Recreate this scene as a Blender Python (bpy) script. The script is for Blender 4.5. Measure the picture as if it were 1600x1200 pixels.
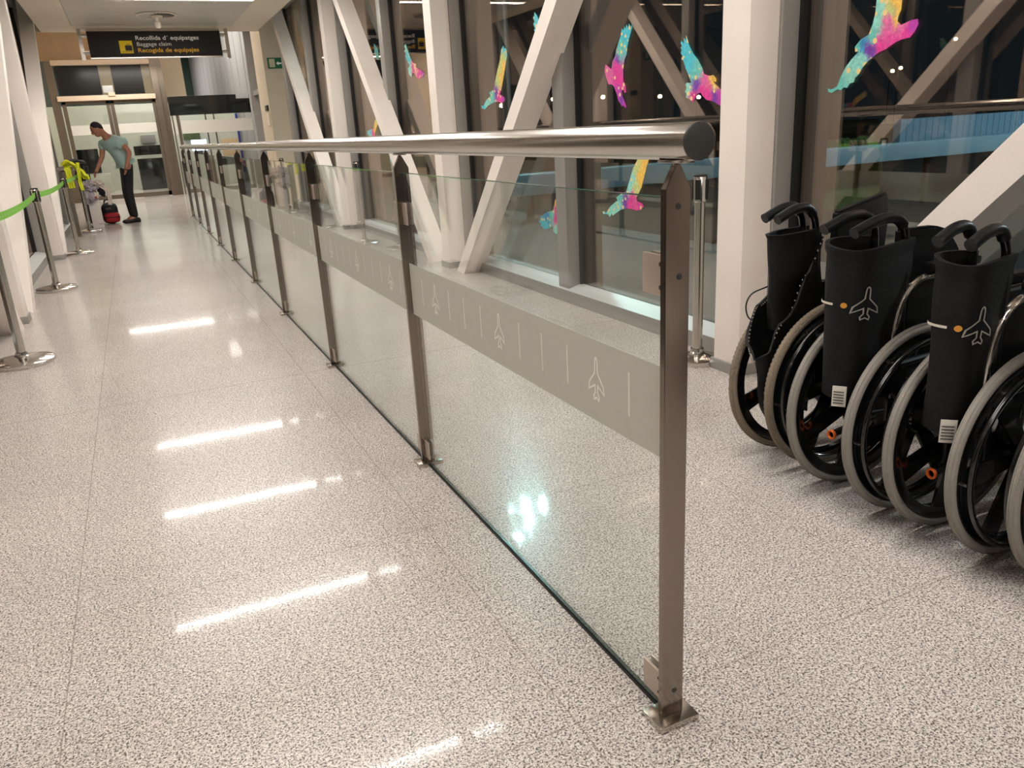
import bpy, bmesh, math, random
from mathutils import Vector, Matrix, noise
from mathutils.geometry import tessellate_polygon
random.seed(7)
PI = math.pi
for o in list(bpy.data.objects):
    bpy.data.objects.remove(o)
SC = bpy.context.scene
COL = SC.collection

# ------------------------------------------------------------------ camera
F, PITCH, ROLL, YAW, CH = 1231.83, 0.316285, -0.0571061, 0.4190483, 1.25
_f = Vector((math.sin(YAW) * math.cos(PITCH), math.cos(YAW) * math.cos(PITCH), -math.sin(PITCH)))
_r = Vector((math.cos(YAW), -math.sin(YAW), 0))
_u = _r.cross(_f)
_r2 = _r * math.cos(ROLL) + _u * math.sin(ROLL)
_u2 = -_r * math.sin(ROLL) + _u * math.cos(ROLL)
cd = bpy.data.cameras.new('camera')
cam = bpy.data.objects.new('camera', cd)
COL.objects.link(cam)
M = Matrix((( _r2.x, _u2.x, -_f.x, 0), (_r2.y, _u2.y, -_f.y, 0), (_r2.z, _u2.z, -_f.z, CH), (0, 0, 0, 1)))
cam.matrix_world = M
cd.sensor_fit = 'HORIZONTAL'
cd.sensor_width = 36.0
cd.lens = F * 36.0 / 1600.0
cd.clip_start = 0.05
cd.clip_end = 300
SC.camera = cam

# ------------------------------------------------------------------ world and exposure
w = bpy.data.worlds.new('night')
SC.world = w
w.use_nodes = True
w.node_tree.nodes['Background'].inputs[0].default_value = (0.010, 0.014, 0.018, 1)
w.node_tree.nodes['Background'].inputs[1].default_value = 0.6
SC.view_settings.view_transform = 'Standard'
SC.view_settings.look = 'None'
SC.view_settings.gamma = 1
SC.view_settings.use_curve_mapping = False
SC.view_settings.exposure = 0.55
LIGHT_Y = (-3.2, -0.6, 2.0, 4.6, 7.2, 9.8, 12.4)
LIGHT_E = 34.0
LIGHT_COL = (1.0, 0.95, 0.90)


def area(name, loc, sx, sy, e, col, rot=(0, 0, 0)):
    l = bpy.data.lights.new(name, 'AREA')
    l.shape = 'RECTANGLE'
    l.size = sx
    l.size_y = sy
    l.energy = e
    l.color = col
    o = bpy.data.objects.new(name, l)
    o.location = loc
    o.rotation_euler = rot
    COL.objects.link(o)
    return o


for yy in LIGHT_Y:      # the tubes in the ceiling slots
    area('ceiling_tube_light', (0.7, yy, 3.085), 2.2, 0.045, LIGHT_E, LIGHT_COL)
area('vestibule_tube_light', (0.2, 21.6, 3.15), 2.0, 0.12, 40, LIGHT_COL)
area('cladding_fill_light', (0.0, 37.0, 5.3), 3.0, 6.0, 320, (1.0, 0.96, 0.9))  # unseen fill light added to lift and even out the grey cladding
area('hall_light', (1.0, 26.0, 5.3), 4.0, 4.0, 190, (1.0, 0.95, 0.86))
area('entrance_light', (0.8, 19.0, 4.6), 3.0, 2.0, 110, LIGHT_COL)


# ------------------------------------------------------------------ materials
def lin(c):
    return tuple(((v / 255) / 12.92 if v / 255 <= 0.04045 else ((v / 255 + 0.055) / 1.055) ** 2.4) for v in c)


def nt(name):
    m = bpy.data.materials.new(name)
    m.use_nodes = True
    t = m.node_tree
    return m, t, t.nodes, t.links, t.nodes['Principled BSDF']


def mat(name, col, rough=0.5, metal=0.0, bump=0.0, bscale=60, var=0.0, vscale=8, coat=0, srgb=True, emit=0, spec=None):
    m, t, N, L, b = nt(name)
    c = lin(col) if srgb else col
    b.inputs['Base Color'].default_value = (*c, 1)
    b.inputs['Roughness'].default_value = rough
    b.inputs['Metallic'].default_value = metal
    if coat:
        b.inputs['Coat Weight'].default_value = coat
    if spec is not None:
        b.inputs['Specular IOR Level'].default_value = spec
    if emit:
        b.inputs['Emission Color'].default_value = (*c, 1)
        b.inputs['Emission Strength'].default_value = emit
    tc = N.new('ShaderNodeTexCoord')
    if var:
        n = N.new('ShaderNodeTexNoise')
        n.inputs['Scale'].default_value = vscale
        n.inputs['Detail'].default_value = 5
        L.new(tc.outputs['Object'], n.inputs['Vector'])
        r = N.new('ShaderNodeValToRGB')
        r.color_ramp.elements[0].position = 0.3
        r.color_ramp.elements[1].position = 0.7
        r.color_ramp.elements[0].color = (*[v * (1 - var) for v in c], 1)
        r.color_ramp.elements[1].color = (*[min(1, v * (1 + var)) for v in c], 1)
        L.new(n.outputs['Fac'], r.inputs['Fac'])
        L.new(r.outputs['Color'], b.inputs['Base Color'])
    if bump:
        n = N.new('ShaderNodeTexNoise')
        n.inputs['Scale'].default_value = bscale
        n.inputs['Detail'].default_value = 4
        L.new(tc.outputs['Object'], n.inputs['Vector'])
        bp = N.new('ShaderNodeBump')
        bp.inputs['Strength'].default_value = bump
        bp.inputs['Distance'].default_value = 0.01
        L.new(n.outputs['Fac'], bp.inputs['Height'])
        L.new(bp.outputs['Normal'], b.inputs['Normal'])
    return m


def steel(name, col=(196, 190, 182), rough=0.2, stretch=(1, 1, 60)):
    m, t, N, L, b = nt(name)
    b.inputs['Base Color'].default_value = (*lin(col), 1)
    b.inputs['Metallic'].default_value = 1
    tc = N.new('ShaderNodeTexCoord')
    mp = N.new('ShaderNodeMapping')
    mp.inputs['Scale'].default_value = stretch
    n = N.new('ShaderNodeTexNoise')
    n.inputs['Scale'].default_value = 12
    n.inputs['Detail'].default_value = 6
    r = N.new('ShaderNodeMapRange')
    r.inputs['To Min'].default_value = rough * 0.75
    r.inputs['To Max'].default_value = rough * 1.35
    L.new(tc.outputs['Object'], mp.inputs['Vector'])
    L.new(mp.outputs['Vector'], n.inputs['Vector'])
    L.new(n.outputs['Fac'], r.inputs['Value'])
    L.new(r.outputs['Result'], b.inputs['Roughness'])
    return m


def granite():
    m, t, N, L, b = nt('speckled_granite')
    tc = N.new('ShaderNodeTexCoord')
    sep = N.new('ShaderNodeSeparateXYZ')
    L.new(tc.outputs['Object'], sep.inputs[0])
    n1 = N.new('ShaderNodeTexNoise'); n1.inputs['Scale'].default_value = 205; n1.inputs['Detail'].default_value = 2; n1.inputs['Roughness'].default_value = 0.6; n1.inputs['Distortion'].default_value = 0.4
    n2 = N.new('ShaderNodeTexNoise'); n2.inputs['Scale'].default_value = 120; n2.inputs['Detail'].default_value = 3
    n3 = N.new('ShaderNodeTexNoise'); n3.inputs['Scale'].default_value = 1.3; n3.inputs['Detail'].default_value = 4
    v = N.new('ShaderNodeTexVoronoi'); v.inputs['Scale'].default_value = 330
    for n in (n1, n2, n3, v):
        L.new(tc.outputs['Object'], n.inputs['Vector'])
    # pale grains of slightly different tone
    vs_ = N.new('ShaderNodeSeparateColor'); L.new(v.outputs['Color'], vs_.inputs[0])
    r1 = N.new('ShaderNodeValToRGB')
    e = r1.color_ramp.elements
    e[0].position = 0.0; e[0].color = (0.50, 0.445, 0.41, 1)
    e[1].position = 1.0; e[1].color = (0.80, 0.745, 0.70, 1)
    L.new(vs_.outputs[0], r1.inputs['Fac'])
    # dark mica grains
    r2 = N.new('ShaderNodeValToRGB')
    r2.color_ramp.elements[0].position = 0.42; r2.color_ramp.elements[0].color = (0.15, 0.14, 0.135, 1)
    r2.color_ramp.elements[1].position = 0.485; r2.color_ramp.elements[1].color = (1, 1, 1, 1)
    L.new(n1.outputs['Fac'], r2.inputs['Fac'])
    r4 = N.new('ShaderNodeValToRGB')
    r4.color_ramp.elements[0].position = 0.36; r4.color_ramp.elements[0].color = (0.55, 0.54, 0.53, 1)
    r4.color_ramp.elements[1].position = 0.50; r4.color_ramp.elements[1].color = (1, 1, 1, 1)
    L.new(n2.outputs['Fac'], r4.inputs['Fac'])
    m0 = N.new('ShaderNodeMixRGB'); m0.blend_type = 'MULTIPLY'; m0.inputs[0].default_value = 0.9
    L.new(r1.outputs['Color'], m0.inputs[1]); L.new(r2.outputs['Color'], m0.inputs[2])
    mx = N.new('ShaderNodeMixRGB'); mx.blend_type = 'MULTIPLY'; mx.inputs[0].default_value = 0.8
    L.new(m0.outputs['Color'], mx.inputs[1]); L.new(r4.outputs['Color'], mx.inputs[2])
    r3 = N.new('ShaderNodeMapRange'); r3.inputs['From Min'].default_value = 0.3; r3.inputs['From Max'].default_value = 0.7
    r3.inputs['To Min'].default_value = 0.93; r3.inputs['To Max'].default_value = 1.05
    L.new(n3.outputs['Fac'], r3.inputs['Value'])
    mb = N.new('ShaderNodeMixRGB'); mb.blend_type = 'MULTIPLY'; mb.inputs[0].default_value = 1
    L.new(mx.outputs['Color'], mb.inputs[1]); L.new(r3.outputs['Result'], mb.inputs[2])

    def joint(out, off, period, half):
        s = N.new('ShaderNodeMath'); s.operation = 'SUBTRACT'; s.inputs[1].default_value = off - period * 40
        L.new(out, s.inputs[0])
        md = N.new('ShaderNodeMath'); md.operation = 'MODULO'; md.inputs[1].default_value = period
        L.new(s.outputs[0], md.inputs[0])
        c1 = N.new('ShaderNodeMath'); c1.operation = 'LESS_THAN'; c1.inputs[1].default_value = half
        L.new(md.outputs[0], c1.inputs[0])
        return c1.outputs[0]
    jx = joint(sep.outputs[0], -0.372, 1.035, 0.003)
    jy = joint(sep.outputs[1], 1.243, 3.09, 0.003)
    ad = N.new('ShaderNodeMath'); ad.operation = 'MAXIMUM'
    jy2 = joint(sep.outputs[1], 2.268, 2.06, 0.003)
    ad0 = N.new('ShaderNodeMath'); ad0.operation = 'MAXIMUM'
    L.new(jy, ad0.inputs[0]); L.new(jy2, ad0.inputs[1])
    L.new(jx, ad.inputs[0]); L.new(ad0.outputs[0], ad.inputs[1])
    mj = N.new('ShaderNodeMixRGB'); mj.inputs[2].default_value = (0.20, 0.155, 0.125, 1)
    js = N.new('ShaderNodeMath'); js.operation = 'MULTIPLY'; js.inputs[1].default_value = 0.6
    L.new(ad.outputs[0], js.inputs[0])
    L.new(js.outputs[0], mj.inputs[0]); L.new(mb.outputs['Color'], mj.inputs[1])
    L.new(mj.outputs['Color'], b.inputs['Base Color'])
    rr = N.new('ShaderNodeMapRange'); rr.inputs['To Min'].default_value = 0.035; rr.inputs['To Max'].default_value = 0.065
    L.new(n3.outputs['Fac'], rr.inputs['Value'])
    n5 = N.new('ShaderNodeTexNoise'); n5.inputs['Scale'].default_value = 260; n5.inputs['Detail'].default_value = 1
    L.new(tc.outputs['Object'], n5.inputs['Vector'])
    rg = N.new('ShaderNodeMapRange'); rg.inputs['From Min'].default_value = 0.44; rg.inputs['From Max'].default_value = 0.50
    rg.inputs['To Min'].default_value = 0.0; rg.inputs['To Max'].default_value = 0.20
    L.new(n5.outputs['Fac'], rg.inputs['Value'])
    ra = N.new('ShaderNodeMath'); ra.operation = 'ADD'
    L.new(rr.outputs['Result'], ra.inputs[0]); L.new(rg.outputs['Result'], ra.inputs[1])
    L.new(ra.outputs[0], b.inputs['Roughness'])
    b.inputs['Specular IOR Level'].default_value = 0.27
    b.inputs['IOR'].default_value = 1.42
    return m


def pane_glass(name, tint, refl0, refl1, rough=0.0, gcol=(1, 1, 1)):
    """a sheet of glass: what is behind it shows tinted, what is before it mirrors"""
    m, t, N, L, b = nt(name)
    N.remove(b)
    out = [n for n in N if n.type == 'OUTPUT_MATERIAL'][0]
    tr = N.new('ShaderNodeBsdfTransparent'); tr.inputs[0].default_value = (*tint, 1)
    gl = N.new('ShaderNodeBsdfGlossy'); gl.inputs['Roughness'].default_value = rough
    gl.inputs['Color'].default_value = (*gcol, 1)
    lw = N.new('ShaderNodeLayerWeight'); lw.inputs['Blend'].default_value = 0.5
    pw = N.new('ShaderNodeMath'); pw.operation = 'POWER'; pw.inputs[1].default_value = 4.6
    mr = N.new('ShaderNodeMapRange')
    mr.inputs['To Min'].default_value = refl0
    mr.inputs['To Max'].default_value = refl1
    mx = N.new('ShaderNodeMixShader')
    L.new(lw.outputs['Facing'], pw.inputs[0])
    L.new(pw.outputs[0], mr.inputs['Value'])
    L.new(mr.outputs['Result'], mx.inputs[0])
    L.new(tr.outputs[0], mx.inputs[1]); L.new(gl.outputs[0], mx.inputs[2])
    L.new(mx.outputs[0], out.inputs['Surface'])
    return m


def emission(name, col, s):
    m, t, N, L, b = nt(name)
    b.inputs['Base Color'].default_value = (*col, 1)
    b.inputs['Emission Color'].default_value = (*col, 1)
    b.inputs['Emission Strength'].default_value = s
    return m


def decal():
    m, t, N, L, b = nt('printed_film')
    at = N.new('ShaderNodeVertexColor'); at.layer_name = 'Col'
    tc = N.new('ShaderNodeTexCoord')
    n = N.new('ShaderNodeTexNoise'); n.inputs['Scale'].default_value = 55; n.inputs['Detail'].default_value = 6; n.inputs['Roughness'].default_value = 0.75
    L.new(tc.outputs['Object'], n.inputs['Vector'])
    hs = N.new('ShaderNodeHueSaturation')
    r = N.new('ShaderNodeMapRange'); r.inputs['From Min'].default_value = 0.3; r.inputs['From Max'].default_value = 0.7
    r.inputs['To Min'].default_value = 0.7; r.inputs['To Max'].default_value = 1.3
    L.new(n.outputs['Fac'], r.inputs['Value']); L.new(r.outputs['Result'], hs.inputs['Value'])
    L.new(at.outputs['Color'], hs.inputs['Color'])
    v = N.new('ShaderNodeTexVoronoi'); v.inputs['Scale'].default_value = 26
    L.new(tc.outputs['Object'], v.inputs['Vector'])
    lt = N.new('ShaderNodeMath'); lt.operation = 'LESS_THAN'; lt.inputs[1].default_value = 0.30
    L.new(v.outputs['Distance'], lt.inputs[0])
    gt = N.new('ShaderNodeSeparateColor'); L.new(v.outputs['Color'], gt.inputs[0])
    g2 = N.new('ShaderNodeMath'); g2.operation = 'GREATER_THAN'; g2.inputs[1].default_value = 0.62
    L.new(gt.outputs[0], g2.inputs[0])
    mu = N.new('ShaderNodeMath'); mu.operation = 'MULTIPLY'
    L.new(lt.outputs[0], mu.inputs[0]); L.new(g2.outputs[0], mu.inputs[1])
    mx = N.new('ShaderNodeMixRGB'); mx.inputs[2].default_value = (0.85, 0.66, 0.30, 1)
    L.new(mu.outputs[0], mx.inputs[0]); L.new(hs.outputs['Color'], mx.inputs[1])
    L.new(mx.outputs['Color'], b.inputs['Base Color'])
    b.inputs['Roughness'].default_value = 0.35
    return m


def plank(name, c1, c2, axis_scale, rough=0.5):
    m, t, N, L, b = nt(name)
    tc = N.new('ShaderNodeTexCoord')
    wv = N.new('ShaderNodeTexWave'); wv.inputs['Scale'].default_value = axis_scale
    wv.wave_profile = 'SAW'
    L.new(tc.outputs['Object'], wv.inputs['Vector'])
    r = N.new('ShaderNodeValToRGB')
    r.color_ramp.elements[0].color = (*lin(c1), 1); r.color_ramp.elements[0].position = 0.08
    r.color_ramp.elements[1].color = (*lin(c2), 1); r.color_ramp.elements[1].position = 0.14
    L.new(wv.outputs['Fac'], r.inputs['Fac'])
    L.new(r.outputs['Color'], b.inputs['Base Color'])
    b.inputs['Roughness'].default_value = rough
    return m


MT = dict(
    floor=granite(),
    ceiling=mat('ceiling_paint', (244, 232, 214), 0.8, bump=0.02),
    panel=mat('ceiling_metal_panel', (212, 206, 198), 0.42, 0.1, var=0.04, vscale=2),
    column=mat('column_paint', (238, 228, 219), 0.5, bump=0.12, bscale=90, var=0.03, vscale=3),
    mull=mat('anodised_mullion', (158, 154, 149), 0.38, 0.35, var=0.03),
    ledge=mat('white_ledge', (196, 198, 196), 0.35),
    gasket=mat('black_gasket', (16, 18, 18), 0.5),
    cream=mat('cream_wall', (222, 208, 184), 0.75, bump=0.05, bscale=40, var=0.02),
    brown=mat('brown_wall_panel', (172, 142, 108), 0.7, bump=0.1, bscale=70, var=0.05),
    wingl=pane_glass('window_glass', (0.80, 0.83, 0.81), 0.17, 0.95, gcol=(1.0, 0.84, 0.73)),
    bargl=pane_glass('barrier_glass', (0.965, 0.985, 0.975), 0.035, 0.9),
    hallgl=pane_glass('door_glass', (0.96, 0.98, 0.97), 0.04, 0.9),
    clamp=mat('satin_steel_clamp', (196, 180, 166), 0.34, 0.5),
    edgelight=mat('glass_edge_pale', (140, 152, 142), 0.2),
    edgedark=mat('glass_edge_dark', (38, 62, 56), 0.2),
    transom=mat('olive_transom_glass', (128, 120, 98), 0.2),
    edge=mat('glass_edge', (70, 120, 105), 0.15, spec=0.8),
    frost=mat('frosted_film', (206, 204, 194), 0.55, var=0.02, vscale=30),
    etch=mat('clear_etched_line', (255, 254, 246), 0.7),
    steel=steel('brushed_steel', rough=0.17, stretch=(60, 1, 60)),
    post=steel('polished_post', (146, 135, 126), 0.14, (60, 60, 1)),
    frame=steel('door_frame_steel', (124, 114, 102), 0.36, (40, 40, 1)),
    chrome=steel('chrome', (205, 200, 195), 0.16),
    cap=mat('dark_end_cap', (70, 70, 68), 0.4, 0.6),
    blk=mat('black_plastic', (16, 16, 17), 0.38),
    lac=mat('black_lacquer', (12, 12, 13), 0.18, coat=0.5),
    fabric=mat('black_nylon', (9, 9, 10), 0.6, spec=0.28, bump=0.35, bscale=260, var=0.2, vscale=14),
    rubber=mat('grey_rubber', (142, 136, 128), 0.75, bump=0.25, bscale=150, var=0.05),
    rubber2=mat('worn_beige_rubber', (136, 122, 104), 0.8, bump=0.4, bscale=120, var=0.1),
    grip=mat('black_grip', (10, 10, 11), 0.36, spec=0.4, bump=0.1, bscale=200),
    orange=mat('orange_plastic', (226, 104, 36), 0.4),
    dot=mat('orange_dot', (205, 140, 50), 0.5),
    whiteprint=mat('pale_print', (205, 196, 182), 0.6),
    greyprint=mat('grey_print', (150, 145, 136), 0.6),
    paper=mat('white_label', (214, 208, 198), 0.5),
    ink=mat('dark_ink', (60, 58, 56), 0.6),
    sign=mat('sign_black', (30, 25, 24), 0.45),
    signy=mat('sign_yellow', (222, 186, 24), 0.5, emit=0.12),
    signw=mat('sign_white', (220, 214, 206), 0.5, emit=0.12),
    signo=mat('sign_amber', (226, 170, 44), 0.5, emit=0.12),
    signg=mat('sign_green', (18, 96, 58), 0.5, emit=0.05),
    signc=mat('sign_cream', (190, 186, 150), 0.5, emit=0.05),
    belt=mat('green_belt', (110, 176, 46), 0.6, bump=0.1, bscale=300),
    decal=decal(),
    tube=emission('lit_tube', (1.0, 0.95, 0.88), 14),
    blkpanel=mat('black_panel', (16, 17, 17), 0.25),
    darkgl=mat('dark_glass_panel', (22, 27, 27), 0.12),
    headbeam=mat('beige_header', (214, 190, 164), 0.5, var=0.05, vscale=6),
    doorleaf=mat('pale_door_film', (214, 218, 206), 0.45, var=0.03),
    ground=mat('dark_ground', (30, 33, 29), 0.9, var=0.3, vscale=0.6),
    bluebeam=mat('blue_painted_metal', (128, 172, 190), 0.4, var=0.06, vscale=3),
    bluecorr=plank('blue_corrugated', (60, 96, 122), (104, 148, 172), 1.9),
    hedge=mat('green_hedge', (58, 84, 30), 0.9, bump=0.6, bscale=30, var=0.5, vscale=12),
    clad=mat('grey_cladding', (158, 157, 158), 0.55, 0.0, var=0.04),
    blue=mat('blue_panel', (16, 34, 140), 0.4),
    screen=emission('lit_screen', (0.72, 0.80, 1.0), 1.6),
    skin=mat('skin', (172, 116, 92), 0.55, var=0.05, vscale=20),
    hair=mat('dark_hair', (34, 26, 24), 0.8, bump=0.4, bscale=200),
    mint=mat('mint_cotton', (164, 192, 184), 0.85, bump=0.1, bscale=60, var=0.04),
    pants=mat('black_trousers', (20, 20, 22), 0.8, bump=0.1),
    shoe=mat('black_shoe', (18, 17, 17), 0.5),
    carton=mat('white_board', (216, 206, 200), 0.7, var=0.02),
    red=mat('red_cloth', (160, 26, 36), 0.7, bump=0.2, bscale=120),
    bagblk=mat('black_cloth', (24, 22, 25), 0.75, bump=0.2, bscale=120),
    yellow=mat('fluorescent_yellow', (206, 208, 30), 0.7, bump=0.15, bscale=80),
    lilac=mat('pale_lilac_cloth', (166, 156, 160), 0.85, bump=0.2, bscale=60, var=0.1, vscale=12),
    pale=mat('pale_cloth', (206, 190, 178), 0.8, bump=0.2, bscale=60),
    lamp=emission('warm_lamp', (1.0, 0.72, 0.38), 30),
    flood=emission('cool_floodlamp', (0.55, 0.93, 1.0), 720),
)


# ------------------------------------------------------------------ mesh helpers
class MB:
    def __init__(s):
        s.bm = bmesh.new()

    def box(s, x0, x1, y0, y1, z0, z1, bev=0):
        b = s.bm
        vs = [b.verts.new((x, y, z)) for x in (x0, x1) for y in (y0, y1) for z in (z0, z1)]
        fs = []
        for q in ((0, 1, 3, 2), (4, 6, 7, 5), (0, 4, 5, 1), (2, 3, 7, 6), (0, 2, 6, 4), (1, 5, 7, 3)):
            fs.append(b.faces.new([vs[i] for i in q]))
        if bev:
            es = {e for f in fs for e in f.edges}
            bmesh.ops.bevel(b, geom=list(es), offset=bev, segments=2, affect='EDGES', profile=0.6)
        return s

    def hexa(s, bot, top):
        """eight corners: four below, four above, same winding"""
        b = s.bm
        v = [b.verts.new(p) for p in bot] + [b.verts.new(p) for p in top]
        for q in ((3, 2, 1, 0), (4, 5, 6, 7), (0, 1, 5, 4), (1, 2, 6, 5), (2, 3, 7, 6), (3, 0, 4, 7)):
            b.faces.new([v[i] for i in q])
        return s

    def bar(s, p, q, w, h, up=(0, 0, 1), bev=0):
        p, q = Vector(p), Vector(q)
        d = (q - p)
        L_ = d.length
        d.normalize()
        a = d.cross(Vector(up)).normalized()
        c = a.cross(d)
        k = MB().box(-w / 2, w / 2, -h / 2, h / 2, 0, L_, bev)
        R = Matrix((a, c, d)).transposed().to_4x4()
        R.translation = p
        if R.determinant() < 0:
            pass
        return s.merge(k, R)

    def merge(s, other, M=Matrix()):
        me = bpy.data.meshes.new('tmp')
        other.bm.transform(M)
        if M.determinant() < 0:
            bmesh.ops.reverse_faces(other.bm, faces=other.bm.faces)
        other.bm.to_mesh(me)
        other.bm.free()
        s.bm.from_mesh(me)
        bpy.data.meshes.remove(me)
        return s

    def tube(s, path, r, n=12, cap=True, flat=1.0):
        path = [Vector(p) for p in path]
        rs = r if isinstance(r, (list, tuple)) else [r] * len(path)
        rings = []
        t0 = (path[1] - path[0]).normalized()
        a = t0.orthogonal().normalized()
        for i, p in enumerate(path):
            if i == 0:
                t = path[1] - path[0]
            elif i == len(path) - 1:
                t = path[-1] - path[-2]
            else:
                t = (path[i + 1] - p).normalized() + (p - path[i - 1]).normalized()
            t.normalize()
            a = (a - t * a.dot(t)).normalized()
            c = t.cross(a)
            rings.append([s.bm.verts.new(p + (a * math.cos(2 * PI * k / n) + c * math.sin(2 * PI * k / n) * flat) * rs[i]) for k in range(n)])
        for i in range(len(rings) - 1):
            for k in range(n):
                s.bm.faces.new((rings[i][k], rings[i][(k + 1) % n], rings[i + 1][(k + 1) % n], rings[i + 1][k]))
        if cap:
            s.bm.faces.new(rings[0][::-1])
            s.bm.faces.new(rings[-1])
        return s

    def lathe(s, prof, c=(0, 0, 0), n=32, axis='z', close=False):
        """prof: (radius, height) along the axis"""
        rings = []
        c = Vector(c)
        for r, h in prof:
            ring = []
            for k in range(n):
                a = 2 * PI * k / n
                x, y = r * math.cos(a), r * math.sin(a)
                v = {'z': (x, y, h), 'y': (x, h, y), 'x': (h, x, y)}[axis]
                ring.append(s.bm.verts.new(c + Vector(v)))
            rings.append(ring)
        m = len(rings)
        for i in range(m if close else m - 1):
            A, B = rings[i], rings[(i + 1) % m]
            for k in range(n):
                s.bm.faces.new((A[k], A[(k + 1) % n], B[(k + 1) % n], B[k]))
        if not close:
            s.bm.faces.new(rings[0][::-1])
            s.bm.faces.new(rings[-1])
        return s

    def prism(s, poly, axis, a0, a1):
        """poly of 2-D points in the plane across axis, swept from a0 to a1"""
        def P(u, v, a):
            return {'x': (a, u, v), 'y': (u, a, v), 'z': (u, v, a)}[axis]
        A = [s.bm.verts.new(P(u, v, a0)) for u, v in poly]
        B = [s.bm.verts.new(P(u, v, a1)) for u, v in poly]
        n = len(poly)
        s.bm.faces.new(A)
        s.bm.faces.new(B[::-1])
        for k in range(n):
            s.bm.faces.new((A[k], B[k], B[(k + 1) % n], A[(k + 1) % n]))
        return s

    def loft(s, rings, closed=True, cap=False):
        R = [[s.bm.verts.new(p) for p in r] for r in rings]
        n = len(R[0])
        for i in range(len(R) - 1):
            for k in range(n if closed else n - 1):
                s.bm.faces.new((R[i][k], R[i][(k + 1) % n], R[i + 1][(k + 1) % n], R[i + 1][k]))
        if cap:
            s.bm.faces.new(R[0][::-1])
            s.bm.faces.new(R[-1])
        return s

    def obj(s, name, m, parent=None, smooth=30, local=False, recalc=True):
        if recalc:
            bmesh.ops.recalc_face_normals(s.bm, faces=s.bm.faces)
        off = Vector((0, 0, 0))
        if parent is not None and not local:
            p = parent
            while p is not None:
                off += p.location
                p = p.parent
            s.bm.transform(Matrix.Translation(-off))
        me = bpy.data.meshes.new(name)
        s.bm.to_mesh(me)
        s.bm.free()
        if smooth:
            for p in me.polygons:
                p.use_smooth = True
            me.set_sharp_from_angle(angle=math.radians(smooth))
        me.materials.append(m)
        o = bpy.data.objects.new(name, me)
        COL.objects.link(o)
        if parent is not None:
            o.parent = parent
        return o


def thing(name, label, cat, loc=(0, 0, 0), group=None):
    o = bpy.data.objects.new(name, None)
    o.empty_display_size = 0.1
    COL.objects.link(o)
    o.location = loc
    o['label'] = label
    o['category'] = cat
    if group:
        o['group'] = group
    return o


def tag(o, label, cat, group=None):
    o['label'] = label
    o['category'] = cat
    if group:
        o['group'] = group
    return o


def struct(o, label=None):
    o['kind'] = 'structure'
    if label:
        o['label'] = label
    return o


def kids(o):
    return [c for c in bpy.data.objects if c.parent == o]


def copy_tree(o, parent=None):
    c = o.copy()
    COL.objects.link(c)
    c.parent = parent
    for k in kids(o):
        copy_tree(k, c)
    return c


def text_mesh(s, size, bold=0.0, depth=0.002):
    cu = bpy.data.curves.new('lettering', 'FONT')
    cu.body = s
    cu.size = size
    cu.offset = bold
    cu.extrude = depth
    cu.resolution_u = 3
    o = bpy.data.objects.new('lettering', cu)
    COL.objects.link(o)
    bpy.context.view_layer.update()
    dg = bpy.context.evaluated_depsgraph_get()
    me = bpy.data.meshes.new_from_object(o.evaluated_get(dg))
    bpy.data.objects.remove(o)
    bpy.data.curves.remove(cu)
    return me


def put_text(parent, s, size, loc, bold, m, width=None, name='lettering', R=None, flipx=False):
    me = text_mesh(s, size, bold)
    xs = [v.co.x for v in me.vertices]
    sx = 1.0
    if width:
        sx = width / (max(xs) - min(xs))
    x0 = min(xs)
    R = R or Matrix(((1, 0, 0), (0, 0, -1), (0, 1, 0))).to_4x4()   # lies in XZ, faces -Y
    for v in me.vertices:
        v.co = Vector(((v.co.x - x0) * sx, v.co.y, v.co.z))
    me.transform(R)
    off = Vector(loc)
    p = parent
    while p is not None:
        off -= p.location
        p = p.parent
    me.transform(Matrix.Translation(off))
    me.materials.clear()
    me.materials.append(m)
    o = bpy.data.objects.new(name, me)
    COL.objects.link(o)
    o.parent = parent
    return o


def arc(c, r, a0, a1, n, plane='xz'):
    out = []
    for i in range(n + 1):
        a = math.radians(a0 + (a1 - a0) * i / n)
        u, v = r * math.cos(a), r * math.sin(a)
        out.append({'xz': (c[0] + u, c[1], c[2] + v), 'xy': (c[0] + u, c[1] + v, c[2]), 'yz': (c[0], c[1] + u, c[2] + v)}[plane])
    return out


def smooth_path(pts, k=6):
    """Catmull-Rom through pts"""
    P = [Vector(p) for p in pts]
    P = [2 * P[0] - P[1]] + P + [2 * P[-1] - P[-2]]
    out = []
    for i in range(1, len(P) - 2):
        for j in range(k):
            t = j / k
            a, b, c, d = P[i - 1], P[i], P[i + 1], P[i + 2]
            out.append(0.5 * ((2 * b) + (-a + c) * t + (2 * a - 5 * b + 4 * c - d) * t * t + (-a + 3 * b - 3 * c + d) * t ** 3))
    out.append(P[-2])
    return out


AIRCRAFT = [(0.0, 0.52), (0.035, 0.49), (0.05, 0.42), (0.06, 0.16), (0.30, -0.10), (0.33, -0.28), (0.06, -0.13), (0.05, -0.30),
            (0.12, -0.40), (0.10, -0.48), (0.0, -0.42), (-0.10, -0.48), (-0.12, -0.40), (-0.05, -0.30), (-0.06, -0.13),
            (-0.33, -0.28), (-0.30, -0.10), (-0.06, 0.16), (-0.05, 0.42), (-0.035, 0.49)]


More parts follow.
